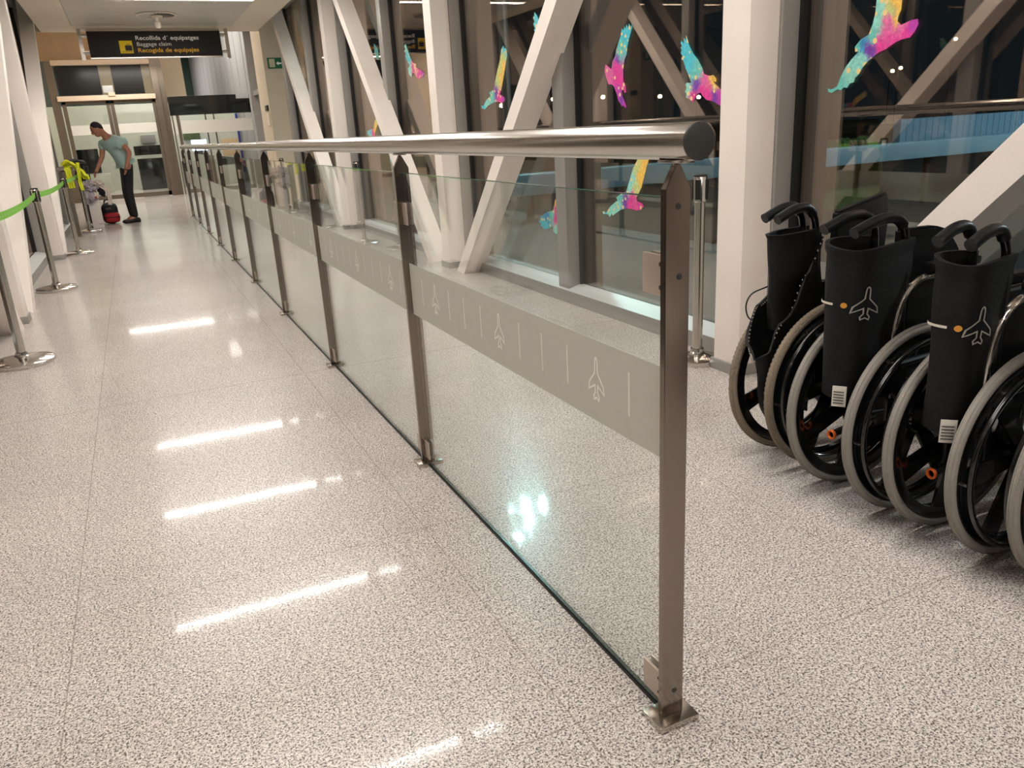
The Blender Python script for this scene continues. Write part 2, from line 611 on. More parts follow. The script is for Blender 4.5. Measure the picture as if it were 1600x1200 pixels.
def outline_strokes(mb, pts, w, to3d):
    """a closed mitred line of width w drawn flat; to3d maps (u, v) to space"""
    n = len(pts)
    P = [Vector(p) for p in pts]
    rin, rout = [], []
    for i in range(n):
        d0 = (P[i] - P[i - 1]).normalized()
        d1 = (P[(i + 1) % n] - P[i]).normalized()
        n0, n1 = Vector((-d0.y, d0.x)), Vector((-d1.y, d1.x))
        m = (n0 + n1)
        m = m.normalized() if m.length > 1e-4 else n0
        k = min(1.8, 1 / max(0.35, m.dot(n0)))
        q0, q1 = P[i] + m * w / 2 * k, P[i] - m * w / 2 * k
        rin.append(mb.bm.verts.new(to3d(q0.x, q0.y)))
        rout.append(mb.bm.verts.new(to3d(q1.x, q1.y)))
    for i in range(n):
        j = (i + 1) % n
        mb.bm.faces.new((rin[i], rin[j], rout[j], rout[i]))
    return mb

BIRDS = {
'B5': ([(4.349,1.792),(4.33,1.765),(4.311,1.787),(4.318,1.761),(4.35,1.706),(4.37,1.663),(4.377,1.624),(4.404,1.593),(4.418,1.535),(4.417,1.474),(4.393,1.445),(4.388,1.404),(4.407,1.405),(4.414,1.423),(4.438,1.421),(4.434,1.393),(4.408,1.357),(4.386,1.325),(4.396,1.314),(4.415,1.33),(4.436,1.328),(4.476,1.361),(4.495,1.403),(4.528,1.45),(4.549,1.462),(4.591,1.465),(4.622,1.516),(4.635,1.552),(4.622,1.587),(4.553,1.552),(4.538,1.599),(4.51,1.623),(4.496,1.656),(4.461,1.709),(4.441,1.736),(4.427,1.774),(4.411,1.758),(4.4,1.784),(4.388,1.763),(4.375,1.79),(4.362,1.766)],[((4.349,1.777),(0.08,0.55,0.66)),((4.395,1.718),(0.08,0.55,0.66)),((4.442,1.67),(0.15,0.58,0.5)),((4.463,1.632),(0.15,0.58,0.5)),((4.477,1.603),(0.2,0.05,0.4)),((4.478,1.56),(0.78,0.05,0.32)),((4.582,1.513),(0.75,0.15,0.38)),((4.473,1.484),(0.78,0.05,0.32)),((4.407,1.432),(0.78,0.05,0.32)),((4.481,1.423),(0.52,0.05,0.42)),((4.435,1.365),(0.2,0.05,0.4)),((4.409,1.33),(0.52,0.05,0.42))]),
'B6': ([(3.79,1.662),(3.779,1.643),(3.761,1.606),(3.724,1.562),(3.683,1.529),(3.647,1.485),(3.631,1.455),(3.591,1.443),(3.553,1.443),(3.529,1.424),(3.53,1.407),(3.542,1.411),(3.557,1.415),(3.532,1.396),(3.493,1.37),(3.441,1.345),(3.418,1.335),(3.416,1.289),(3.439,1.288),(3.48,1.286),(3.519,1.3),(3.558,1.316),(3.607,1.324),(3.637,1.344),(3.657,1.363),(3.688,1.358),(3.722,1.318),(3.754,1.335),(3.785,1.345),(3.781,1.363),(3.797,1.377),(3.786,1.385),(3.782,1.4),(3.792,1.41),(3.782,1.421),(3.74,1.418),(3.762,1.453),(3.789,1.491),(3.811,1.534),(3.832,1.548),(3.819,1.559),(3.838,1.579),(3.828,1.59),(3.839,1.605),(3.826,1.613),(3.839,1.626),(3.834,1.641),(3.813,1.624),(3.808,1.652),(3.792,1.636)],[((3.787,1.638),(0.08,0.55,0.66)),((3.786,1.574),(0.08,0.55,0.66)),((3.753,1.517),(0.08,0.55,0.66)),((3.711,1.455),(0.15,0.58,0.5)),((3.671,1.475),(0.15,0.58,0.5)),((3.699,1.413),(0.2,0.05,0.4)),((3.64,1.432),(0.75,0.15,0.38)),((3.648,1.38),(0.78,0.05,0.32)),((3.598,1.353),(0.78,0.05,0.32)),((3.615,1.436),(0.75,0.15,0.38)),((3.567,1.428),(0.85,0.52,0.1)),((3.533,1.416),(0.85,0.52,0.1)),((3.776,1.375),(0.28,0.68,0.58)),((3.733,1.337),(0.78,0.05,0.32)),((3.501,1.331),(0.52,0.05,0.42)),((3.454,1.311),(0.52,0.05,0.42)),((3.539,1.327),(0.2,0.05,0.4))]),
'B7': ([(2.53,1.753),(2.509,1.722),(2.49,1.756),(2.472,1.716),(2.448,1.739),(2.429,1.675),(2.418,1.632),(2.418,1.598),(2.429,1.576),(2.431,1.559),(2.412,1.542),(2.369,1.554),(2.339,1.555),(2.333,1.536),(2.347,1.51),(2.366,1.492),(2.405,1.489),(2.431,1.482),(2.475,1.461),(2.511,1.451),(2.557,1.425),(2.584,1.402),(2.601,1.377),(2.62,1.363),(2.626,1.345),(2.648,1.342),(2.659,1.325),(2.678,1.329),(2.693,1.318),(2.71,1.323),(2.741,1.31),(2.763,1.316),(2.768,1.329),(2.742,1.325),(2.716,1.335),(2.698,1.373),(2.676,1.409),(2.648,1.437),(2.612,1.465),(2.63,1.466),(2.634,1.485),(2.605,1.511),(2.567,1.525),(2.552,1.56),(2.542,1.601),(2.541,1.65)],[((2.533,1.649),(0.28,0.68,0.58)),((2.536,1.586),(0.28,0.68,0.58)),((2.472,1.599),(0.55,0.62,0.22)),((2.434,1.621),(0.85,0.52,0.1)),((2.434,1.58),(0.85,0.52,0.1)),((2.477,1.564),(0.75,0.15,0.38)),((2.465,1.535),(0.75,0.15,0.38)),((2.41,1.528),(0.75,0.15,0.38)),((2.35,1.535),(0.52,0.05,0.42)),((2.381,1.504),(0.78,0.05,0.32)),((2.442,1.497),(0.78,0.05,0.32)),((2.505,1.475),(0.78,0.05,0.32)),((2.537,1.515),(0.15,0.58,0.5)),((2.551,1.465),(0.2,0.05,0.4)),((2.592,1.484),(0.05,0.28,0.55)),((2.614,1.501),(0.15,0.58,0.5)),((2.598,1.44),(0.28,0.68,0.58)),((2.654,1.4),(0.28,0.68,0.58)),((2.7,1.334),(0.15,0.58,0.5)),((2.753,1.321),(0.15,0.58,0.5))]),
'B3': ([(6.157,1.856),(6.145,1.831),(6.129,1.835),(6.1,1.826),(6.098,1.774),(6.13,1.718),(6.163,1.661),(6.191,1.615),(6.243,1.533),(6.271,1.498),(6.189,1.469),(6.189,1.444),(6.249,1.429),(6.327,1.445),(6.41,1.442),(6.531,1.422),(6.606,1.393),(6.674,1.409),(6.681,1.432),(6.636,1.424),(6.558,1.469),(6.468,1.496),(6.491,1.523),(6.394,1.542),(6.351,1.614),(6.29,1.695),(6.233,1.762),(6.201,1.831)],[((6.146,1.825),(0.08,0.55,0.66)),((6.168,1.78),(0.55,0.62,0.22)),((6.179,1.698),(0.85,0.52,0.1)),((6.257,1.704),(0.55,0.62,0.22)),((6.306,1.586),(0.55,0.62,0.22)),((6.239,1.606),(0.85,0.52,0.1)),((6.288,1.486),(0.78,0.05,0.32)),((6.228,1.459),(0.52,0.05,0.42)),((6.347,1.527),(0.2,0.05,0.4)),((6.432,1.513),(0.15,0.58,0.5)),((6.563,1.437),(0.28,0.68,0.58)),((6.637,1.414),(0.08,0.55,0.66))]),
'B4': ([(5.587,2.021),(5.551,1.995),(5.528,1.966),(5.482,1.913),(5.449,1.872),(5.381,1.801),(5.433,1.765),(5.541,1.835),(5.565,1.848),(5.589,1.872),(5.575,1.881),(5.609,1.901),(5.59,1.912),(5.615,1.945),(5.593,1.958),(5.616,1.988),(5.595,1.996)],[((5.566,1.971),(0.08,0.55,0.66)),((5.5,1.857),(0.08,0.55,0.66)),((5.431,1.786),(0.15,0.58,0.5))]),
'B10': ([(4.245,1.099),(4.145,1.098),(4.134,1.049),(4.145,1.007),(4.168,0.964),(4.199,0.895),(4.223,0.842),(4.255,0.805),(4.279,0.778),(4.272,0.756),(4.216,0.746),(4.2,0.729),(4.232,0.705),(4.28,0.698),(4.329,0.703),(4.396,0.703),(4.465,0.69),(4.527,0.662),(4.563,0.645),(4.576,0.657),(4.6,0.633),(4.618,0.648),(4.636,0.649),(4.682,0.646),(4.695,0.664),(4.672,0.666),(4.645,0.658),(4.598,0.699),(4.525,0.737),(4.499,0.747),(4.516,0.765),(4.463,0.791),(4.398,0.807),(4.36,0.872),(4.318,0.952),(4.269,1.005)],[((4.229,1.082),(0.55,0.62,0.22)),((4.168,1.065),(0.85,0.52,0.1)),((4.176,0.981),(0.85,0.52,0.1)),((4.294,0.979),(0.55,0.62,0.22)),((4.327,0.89),(0.28,0.68,0.58)),((4.231,0.894),(0.85,0.52,0.1)),((4.361,0.827),(0.28,0.68,0.58)),((4.279,0.831),(0.55,0.62,0.22)),((4.329,0.775),(0.78,0.05,0.32)),((4.346,0.738),(0.78,0.05,0.32)),((4.232,0.727),(0.78,0.05,0.32)),((4.412,0.752),(0.2,0.05,0.4)),((4.464,0.768),(0.15,0.58,0.5)),((4.499,0.72),(0.28,0.68,0.58)),((4.59,0.676),(0.28,0.68,0.58)),((4.682,0.656),(0.08,0.55,0.66))]),
'B9': ([(5.202,0.754),(5.197,0.677),(5.227,0.659),(5.279,0.619),(5.34,0.561),(5.347,0.528),(5.311,0.488),(5.324,0.466),(5.383,0.446),(5.424,0.462),(5.421,0.506),(5.475,0.485),(5.574,0.465),(5.609,0.484),(5.634,0.482),(5.625,0.505),(5.669,0.519),(5.637,0.532),(5.64,0.549),(5.538,0.595),(5.416,0.62),(5.389,0.665),(5.375,0.703),(5.344,0.712),(5.342,0.678),(5.294,0.713),(5.236,0.742)],[((5.239,0.705),(0.52,0.05,0.42)),((5.297,0.67),(0.52,0.05,0.42)),((5.364,0.693),(0.85,0.52,0.1)),((5.346,0.625),(0.78,0.05,0.32)),((5.375,0.558),(0.78,0.05,0.32)),((5.517,0.558),(0.05,0.28,0.55)),((5.546,0.501),(0.08,0.55,0.66)),((5.431,0.587),(0.15,0.58,0.5)),((5.369,0.483),(0.28,0.68,0.58))]),
'B2': ([(8.616,2.129),(8.575,2.083),(8.509,2.004),(8.455,1.947),(8.409,1.923),(8.326,1.905),(8.335,1.875),(8.176,1.832),(8.08,1.794),(8.138,1.789),(8.147,1.759),(8.194,1.77),(8.265,1.757),(8.347,1.773),(8.404,1.819),(8.453,1.833),(8.5,1.795),(8.552,1.804),(8.598,1.834),(8.6,1.887),(8.54,1.903),(8.599,1.95),(8.625,1.984),(8.654,2.007),(8.628,2.031),(8.682,2.062),(8.639,2.079),(8.665,2.113)],[((8.629,2.088),(0.15,0.58,0.5)),((8.554,1.977),(0.08,0.55,0.66)),((8.549,1.872),(0.28,0.68,0.58)),((8.362,1.903),(0.85,0.5,0.35)),((8.444,1.864),(0.78,0.05,0.32)),((8.251,1.807),(0.78,0.05,0.32)),((8.562,1.831),(0.28,0.68,0.58)),((8.157,1.78),(0.52,0.05,0.42))]),
'B1': ([(9.468,2.728),(9.266,2.697),(9.325,2.652),(9.348,2.59),(9.419,2.518),(9.446,2.56),(9.463,2.629),(9.426,2.667)],[((9.37,2.702),(0.78,0.05,0.32)),((9.433,2.537),(0.75,0.15,0.38))]),
'B8': ([(9.925,1.476),(9.887,1.408),(10.054,1.311),(10.147,1.244),(10.112,1.166),(10.286,1.149),(10.398,1.212),(10.523,1.249),(10.494,1.284),(10.328,1.299),(10.189,1.305),(10.125,1.381),(10.001,1.445)],[((9.976,1.427),(0.55,0.62,0.22)),((9.957,1.393),(0.85,0.52,0.1)),((10.127,1.295),(0.85,0.52,0.1)),((10.376,1.265),(0.08,0.55,0.66)),((10.228,1.21),(0.78,0.05,0.32))]),
'B11': ([(9.601,1.039),(9.478,1.01),(9.425,0.937),(9.503,0.788),(9.557,0.861),(9.611,0.935)],[((9.571,0.973),(0.08,0.55,0.66)),((9.535,0.847),(0.15,0.58,0.5))]),
'B12': ([(9.796,2.255),(9.658,2.186),(9.652,2.061),(9.753,2.084),(9.807,2.159)],[((9.753,2.223),(0.08,0.55,0.66)),((9.695,2.092),(0.15,0.58,0.5))])}



# ================================================================== THE SETTING
XR, XL = 2.55, -0.95           # inner faces of the columns
mx_ = lambda x: 1.6 - x        # the left wall mirrors the right one about the corridor's middle
COLS = (-1.0, 3.05, 7.1, 11.15)
MULLS = (-3.0, 1.0, 5.07, 9.12, 13.2)
YE = 15.9
K = 23.0 / 22.0
def kz(z): return CH + (z - CH) * K

struct(MB().box(-3.5, 5.2, -6.2, 30.0, -0.1, 0).obj('floor', MT['floor']))

# ceiling: side bands, cross bands over the slots, metal panels between
cb = MB()
cb.box(-0.95, -0.47, -6.2, 15.8, 3.1, 3.3)
cb.box(1.95, 2.45, -6.2, 15.8, 3.1, 3.3)
cb.box(-0.47, 1.95, 15.02, 15.8, 3.1, 3.3)
cb.box(-0.47, 1.95, -6.2, 15.02, 3.2, 3.3)
struct(cb.obj('ceiling', MT['ceiling']))
struct(MB().box(-3.4, -0.99, -6.2, 15.9, 3.5, 3.6).obj('ceiling_upper_left', MT['ceiling']))
struct(MB().box(2.45, 3.4, -6.2, 15.9, 3.5, 3.6).obj('ceiling_upper_right', MT['ceiling']))
struct(MB().box(-0.95, 2.46, -6.2, 15.8, 3.3, 3.5).obj('ceiling_core', MT['ceiling']))
struct(MB().box(-0.465, 1.945, -6.2, LIGHT_Y[0] - 0.07, 3.092, 3.13, 0.006).obj('ceiling_panel', MT['panel']))
for i, yy in enumerate(LIGHT_Y):
    y1 = (LIGHT_Y[i + 1] - 0.07) if i + 1 < len(LIGHT_Y) else 15.0
    pn = MB().box(-0.465, 1.945, yy + 0.07, y1, 3.092, 3.13, 0.006)
    struct(pn.obj('ceiling_panel', MT['panel']))
    t = thing('ceiling_light', 'long white lit tube across the ceiling slot' if yy < 12 else 'white lit tube in the ceiling slot before the grille with the round vent', 'light', (0.74, yy, 3.1),
              None if yy > 12 else 'lit tubes across the ceiling')
    MB().box(-0.44, 1.92, yy - 0.025, yy + 0.025, 3.115, 3.14, 0.01).obj('tube', MT['tube'], t)
    MB().box(-0.465, 1.945, yy - 0.068, yy + 0.068, 3.142, 3.195).obj('housing', MT['panel'], t)

# round air vent with a small camera bulb under the last panel
vx, vy = 0.72, 13.72
t = thing('air_diffuser', 'round white swirl air vent set in the grey ceiling panel', 'vent', (vx, vy, 3.09))
MB().lathe([(0.285, 3.088), (0.285, 3.076), (0.255, 3.072), (0.255, 3.088)], (vx, vy, 0), 40, close=True).obj('rim', MT['ceiling'], t)
MB().lathe([(0.25, 3.0915), (0.25, 3.088)], (vx, vy, 0), 40).obj('backing', MT['gasket'], t)
v = MB()
for k in range(24):
    a = 2 * PI * k / 24
    d = Vector((math.cos(a), math.sin(a), 0)); e = Vector((-d.y, d.x, 0))
    c = Vector((vx, vy, 0))
    p = c + d * 0.09; q = c + d * 0.25
    v.hexa([p - e * 0.008 + Vector((0, 0, 3.074)), q - e * 0.020 + Vector((0, 0, 3.074)), q + e * 0.008 + Vector((0, 0, 3.08)), p + e * 0.004 + Vector((0, 0, 3.08))],
           [p - e * 0.008 + Vector((0, 0, 3.077)), q - e * 0.020 + Vector((0, 0, 3.077)), q + e * 0.008 + Vector((0, 0, 3.084)), p + e * 0.004 + Vector((0, 0, 3.084))])
v.obj('vanes', MT['panel'], t)
t = thing('ceiling_sensor', 'small white sensor hanging below the round air vent', 'sensor', (vx, vy - 0.05, 3.06))
MB().lathe([(0.085, 3.07), (0.085, 3.055), (0.03, 3.05)], (vx, vy, 0), 24).obj('mounting_plate', MT['ceiling'], t)
MB().lathe([(0.022, 3.05), (0.022, 2.98)], (vx, vy, 0), 16).obj('stem', MT['ceiling'], t)
MB().lathe([(0.03, 2.99), (0.045, 2.98), (0.045, 2.93), (0.03, 2.90), (0.01, 2.895)], (vx, vy, 0), 20).obj('sensor_head', MT['ceiling'], t)

# end walls behind the camera and round the vestibule
struct(MB().box(-3.4, 3.4, -6.4, -6.2, 0, 3.6).obj('wall_back', MT['darkgl']))
struct(MB().box(2.5, 3.9, 15.9, 17.0, 0, 5.2).obj('wall_end_right', MT['cream']))
struct(MB().box(-3.4, -1.75, 15.9, 16.2, 0, 5.2).box(-1.95, -1.75, 16.2, 23.0, 0, 5.2).obj('wall_end_left', MT['cream']))
struct(MB().box(-1.95, 3.9, 15.8, 23.1, 4.75, 4.9).obj('ceiling_vestibule', MT['ceiling']))
struct(MB().box(-1.3, 2.5, 15.8, 15.86, 3.1, 5.0).obj('wall_above_ceiling', MT['cream']))
struct(MB().box(-1.75, 1.08, 23.05, 23.2, kz(3.22), 4.8).obj('wall_brown', MT['brown']))
struct(MB().box(1.05, 1.68, 24.3, 24.45, 2.45, 5.2).obj('wall_cream', MT['cream']))
# tall grey clad wall running away at the right, built of upright sheets
cl = MB()
y = 17.05
while y < 43:
    cl.box(3.32, 3.42, y, y + 1.42, 0, 6.0, 0.01)
    y += 1.5
cl.box(3.42, 3.5, 17.0, 43, 0, 6.0)
struct(cl.obj('wall_clad', MT['clad']))
fr = MB()
for yy in (17.3, 20.0, 22.7):
    fr.box(3.14, 3.32, yy - 0.07, yy + 0.07, 0, 4.7)
for zz in (2.35, 3.9):
    fr.box(3.18, 3.32, 17.0, 22.9, zz, zz + 0.12)
struct(fr.obj('trim_1', MT['mull']))
struct(MB().box(-3.5, 3.5, 43, 43.2, 0, 6).obj('wall_far', mat('far_green_glass', (40, 66, 60), 0.3)))
struct(MB().box(-3.5, 3.6, 23.2, 43.2, 5.6, 5.75).obj('ceiling_hall', MT['ceiling']))
struct(MB().box(-3.5, 3.3, 28.0, 28.15, 0, 2.5).obj('wall_hall', MT['doorleaf']))
struct(MB().box(-3.6, -3.4, 23.0, 43.2, 0, 6).obj('wall_hall_left', MT['cream']))

# window walls: floor kerb, ledge, mullions, rubber seals, panes
def window_wall(side):
    s = (lambda a, b: (a, b)) if side == 'right' else (lambda a, b: (mx_(b), mx_(a)))
    k = MB()
    x0, x1 = s(2.70, 3.0)
    k.box(x0, x1, -6.2, YE, 0, 0.09)
    struct(k.obj('baseboard_' + side, MT['mull']))
    k = MB()
    a, b = (2.70, 2.83) if side == 'right' else (mx_(2.70), mx_(2.83))
    k.prism([(a, 0.09), (b, 0.09), (b, 0.125), (a, 0.093)], 'y', -6.2, YE)
    struct(k.obj('trim_ledge_' + side, MT['ledge']))
    m = MB()
    g = MB()
    posts = []
    for yy in COLS + (15.2,):
        posts.append((yy - 0.11, yy + 0.11))
    for yy in MULLS:
        posts.append((yy - 0.075, yy + 0.075))
    posts.sort()
    for (ya, yb) in posts:
        x0, x1 = s(2.72, 2.87)
        m.box(x0, x1, ya, yb, 0.09, 3.5, 0.004)
        x0, x1 = s(2.815, 2.85)
        g.box(x0, x1, ya - 0.022, yb + 0.022, 0.12, 3.5)
        # outer grey profile seen through the pane
        x0, x1 = s(2.88, 2.98)
        g.box(x0, x1, ya - 0.05, yb + 0.05, 0.09, 3.5)
    x0, x1 = s(2.80, 2.87)
    m.box(x0, x1, -6.2, YE, 3.36, 3.5)
    struct(m.obj('trim_mullions_' + side, MT['mull']))
    struct(g.obj('trim_seals_' + side, MT['gasket']))
    n = 0
    posts = [(-6.2, -6.2)] + posts + [(YE, YE)]
    for (a, b) in zip(posts[:-1], posts[1:]):
        ya, yb = a[1], b[0]
        if yb - ya < 0.3:
            continue
        n += 1
        x = s(2.838, 2.846)
        struct(MB().box(x[0], x[1], ya, yb, 0.11, 3.4).obj('window_%d' % (n + (0 if side == 'right' else 20)), MT['wingl']))
window_wall('right')
window_wall('left')

# columns and slanting braces of the bridge truss
where_r = {-1.0: None, 3.05: 'nearest white column, just behind the folded wheelchairs', 7.1: 'white column in the right window wall where two slanting braces meet',
           11.15: 'white column in the right window wall, second before the exit sign', 15.2: 'farthest white column by the exit sign wall'}
where_l = {7.1: 'nearest white column by the left window wall, behind the first belt post', 11.15: 'white column in the left window wall beside the second and third belt posts',
           15.2: 'far white column in the left window wall next to the glass doors'}
def column(side, yy, label):
    a, b = (2.55, 2.72) if side == 'right' else (mx_(2.72), mx_(2.55))
    t = thing('structural_column', label, 'column', ((a + b) / 2, yy, 0))
    MB().box(a, b, yy - 0.095, yy + 0.095, 0.0, 3.5, 0.012).obj('shaft', MT['column'], t)
    MB().box(a - 0.012, b + 0.012, yy - 0.107, yy + 0.107, 0, 0.055, 0.003).obj('base_skirt', MT['mull'], t)
def brace(side, yb, sg, label, zt=3.495):
    a, b = (2.552, 2.74) if side == 'right' else (mx_(2.74), mx_(2.552))
    h = 0.088
    yt = yb + sg * 0.98 * zt
    tag(MB().prism([(yb - h, 0), (yb + h, 0), (yt + h, zt), (yt - h, zt)], 'x', a, b).obj('diagonal_brace', MT['column']), label, 'brace')
for yy in COLS:
    column('right', yy, where_r[yy] or 'white steel column of the right window wall just behind the viewer')
    if yy in where_l:
        column('left', yy, where_l[yy])
    else:
        column('left', yy, 'white steel column of the left window wall ' + ('beside the viewer' if yy > 0 else 'just behind the viewer'))
BR = [(11.62, 1, 'slanting white brace whose top nears the green exit sign', 'slanting white brace at the far end of the left window wall'),
      (7.57, 1, 'slanting white brace leaning away from the window column with two braces', 'slanting white brace leaning away in the left window wall'),
      (6.74, -1, 'slanting white brace crossing the bird window before the nearest column', 'slanting white brace at the left edge, beside the viewer'),
      (2.74, -1, 'slanting white brace rising behind the folded wheelchairs', 'slanting white brace beside the viewer on the left'),
      (-1.3, -1, 'slanting white brace behind the viewer on the right', 'slanting white brace behind the viewer on the left')]
for yb, sg, lr, ll in BR:
    brace('right', yb, sg, lr)
    brace('left', yb, sg, ll)

# ------------------------------------------------------------------ outside
struct(MB().box(-40, -3.6, -60, 120, -0.6, -0.5).box(3.6, 90, -60, 120, -0.6, -0.5).obj('ground_outside', MT['ground']))
t = thing('blue_canopy', 'long blue metal canopy outside the window', 'canopy', (10, 10, 0.3))
MB().box(3.6, 22.0, 10.0, 10.35, 0.32, 0.60, 0.02).obj('fascia', MT['bluebeam'], t)
MB().box(12.5, 22.0, 10.45, 10.6, 0.55, 0.98).obj('corrugated_screen', MT['bluecorr'], t)
for xx in (5.0, 9.0, 13.0, 17.0, 21.0):
    MB().box(xx - 0.04, xx + 0.04, 10.2, 10.28, -0.5, 0.32).obj('post', MT['gasket'], t)
hd = MB()
for k in range(60):
    xx = 10.6 + 1.7 * random.random(); rr = 0.08 + 0.06 * random.random()
    hd.lathe([(0.02, -rr), (rr * .8, -rr * .5), (rr, 0), (rr * .8, rr * .5), (0.02, rr)], (xx, 10.75 + 0.2 * random.random(), 0.56 + 0.06 * random.random()), 7)
hd.box(10.5, 12.4, 10.7, 10.95, -0.5, 0.55)
tag(hd.obj('hedge', MT['hedge']), 'clipped green hedge behind the blue canopy outside', 'hedge')
lamps = [(27.0, 60, 3.4), (27.2, 60, 2.8), (31.8, 60, 3.1), (36.5, 60, 3.1), (42.2, 60, 2.95), (46.3, 60, 2.75), (69.9, 60, 4.35), (71.0, 60, 4.6), (78.5, 60, 7.2)]
for i, (x, yy, z) in enumerate(lamps):
    t = thing('street_lamp', 'distant warm street lamp glowing outside in the dark', 'lamp', (x, yy, -0.5), 'distant lamps in the night')
    MB().lathe([(0.02, z - 0.16), (0.15, z - 0.1), (0.17, z), (0.13, z + 0.1), (0.02, z + 0.14)], (x, yy, 0), 10).obj('bulb', MT['lamp'], t)
    MB().tube([(x, yy + 0.3, -0.5), (x, yy + 0.3, z + 0.2), (x, yy, z + 0.2)], 0.05, 8).obj('mast', MT['gasket'], t)
fx, fy, fz = 8.3, 17.7, 8.9
t = thing('floodlight_mast', 'tall mast of cool white floodlights outside beyond the windows', 'floodlight', (fx, fy, -0.5))
MB().tube([(fx, fy + 0.3, -0.5), (fx, fy + 0.3, fz + 0.6)], 0.12, 12).obj('mast', MT['mull'], t)
for (dx, dz) in ((-0.75, -0.25), (-0.2, -0.2), (0.3, -0.2), (0.75, -0.2), (-0.15, 0.28), (-0.5, 0.6)):
    p = Vector((fx + dx, fy, fz + dz))
    d = (Vector((1.0, 2.2, 0)) - p).normalized()
    k = MB().tube([p + d * 0.06, p - d * 0.1], [0.14, 0.08], 16)
    hf = k.obj('lamp_head', MT['gasket'], t)
    MB().tube([p + d * 0.062, p + d * 0.075], 0.125, 16).obj('lens', MT['flood'], hf)
area('canopy_fill_light', (24, -2.0, 9.0), 1.5, 1.5, 5200, (0.85, 0.93, 1.0))  # unseen fill light added to brighten the blue canopy

# ================================================================== BARRIER
XB, Y0, DY = 0.853, 1.165, 1.604
NP = 10
bar = thing('glass_barrier', 'long glass balustrade with steel posts and round handrail down the corridor', 'railing', (XB, Y0, 0))
rail = MB().tube([(XB, 1.103, 1.209), (XB, Y0 + DY * (NP - 1) + 0.2, 1.209)], 0.0315, 40).obj('handrail', MT['steel'], bar)
MB().lathe([(0.029, 1.0995), (0.0312, 1.1005), (0.0312, 1.103)], (XB, 0, 1.209), 40, 'y').obj('end_cap', MT['cap'], rail)
MB().box(XB - 0.008, XB + 0.001, Y0 + 0.04, Y0 + DY * (NP - 1), 0.0, 0.007).obj('seal_gap_shadow', MT['gasket'], bar)  # black seal strip, its dark colour also standing in for the gap's shadow
for i in range(NP):
    y = Y0 + i * DY
    hw, ht = 0.0265, 0.008
    p = MB()
    p.prism([(XB - hw, 0.015), (XB + hw, 0.015), (XB + hw, 1.130), (XB + 0.004, 1.172), (XB - 0.004, 1.172), (XB - hw, 1.130)], 'y', y - ht, y + ht)
    es = [e for e in p.bm.edges]
    bmesh.ops.bevel(p.bm, geom=es, offset=0.0012, segments=1, affect='EDGES')
    po = p.obj('post', MT['post'], bar, smooth=20)
    b = MB().box(XB - 0.05, XB + 0.05, y - 0.036, y + 0.036, 0.0, 0.015, 0.002).obj('base_plate', MT['steel'], po)
    s = MB().box(XB - 0.014, XB + 0.014, y - 0.035, y + 0.035, 1.1735, 1.179, 0.0015).tube([(XB, y, 1.165), (XB, y, 1.176)], 0.005, 10)
    s.obj('saddle', MT['steel'], po)
    for z0, z1 in ((0.935, 1.012), (0.035, 0.105)):
        for sd in (1, -1):
            if (i == 0 and sd < 0) or (i == NP - 1 and sd > 0):
                continue
            c = MB()
            ya, yb = (y + ht + 0.001, y + 0.085) if sd > 0 else (y - 0.055, y - ht - 0.001)
            c.box(XB - 0.013, XB - 0.0062, ya, yb, z0, z1, 0.0025)
            c.box(XB + 0.0062, XB + 0.013, ya, yb, z0, z1, 0.0025)
            co = c.obj('glass_clamp', MT['clamp'], po)
    if i < 5:
        for zz in (0.975, 1.10, 0.075):
            MB().lathe([(0.0058, y - ht - 0.0009), (0.0058, y - ht)], (XB + (0.004 if zz < 1 else 0), 0, zz), 14, 'y').obj('screw', MT['cap'], po)
        for z0, z1 in ((0.935, 1.012), (0.035, 0.105)):
            for zz in (z0 + 0.017, z1 - 0.017):
                MB().lathe([(0.0045, XB - 0.0136), (0.0045, XB - 0.013)], (0, y + 0.026, zz), 12, 'x').obj('screw', MT['cap'], po)
for i in range(NP - 1):
    ya, yb = Y0 + i * DY + 0.014, Y0 + (i + 1) * DY - 0.014
    gp = MB().box(XB - 0.005, XB + 0.005, ya, yb, 0.012, 1.113)
    go = gp.obj('glass_panel', MT['bargl'], bar, smooth=0)
    e = MB()
    e.box(XB - 0.005, XB + 0.005, ya, yb, 1.1132, 1.1145)
    e.obj('polished_edge', MT['edge'], go, smooth=0)
    MB().box(XB - 0.005, XB + 0.005, ya, yb, 0.0102, 0.0117).obj('lower_edge', MT['edgedark'], go, smooth=0)
    MB().box(XB - 0.005, XB + 0.005, ya - 0.0014, ya - 0.0002, 0.012, 1.113).obj('upright_edge', MT['edgelight'], go, smooth=0)
    f = MB().box(XB - 0.0068, XB - 0.0058, ya, yb, 0.608, 0.797)
    fo = f.obj('frosted_band', MT['frost'], go, smooth=0)
    # etched pattern: an aircraft, three bars, an aircraft ...
    k0 = int(math.floor((ya - 1.44) / 0.1318)) + 1
    mk = MB()
    while 1.44 + k0 * 0.1318 < yb - 0.02:
        y = 1.44 + k0 * 0.1318
        if k0 % 4 == 0:
            outline_strokes(mk, AIRCRAFT, 0.05, lambda u, v, y=y: (XB - 0.0072, y - u * 0.098, 0.705 + v * 0.098))
        else:
            mk.bm.faces.new([mk.bm.verts.new((XB - 0.0072, y + a, z)) for a, z in ((-0.0024, 0.660), (0.0024, 0.660), (0.0024, 0.757), (-0.0024, 0.757))])
        k0 += 1
    mk.obj('etched_pattern', MT['etch'], go, smooth=0)

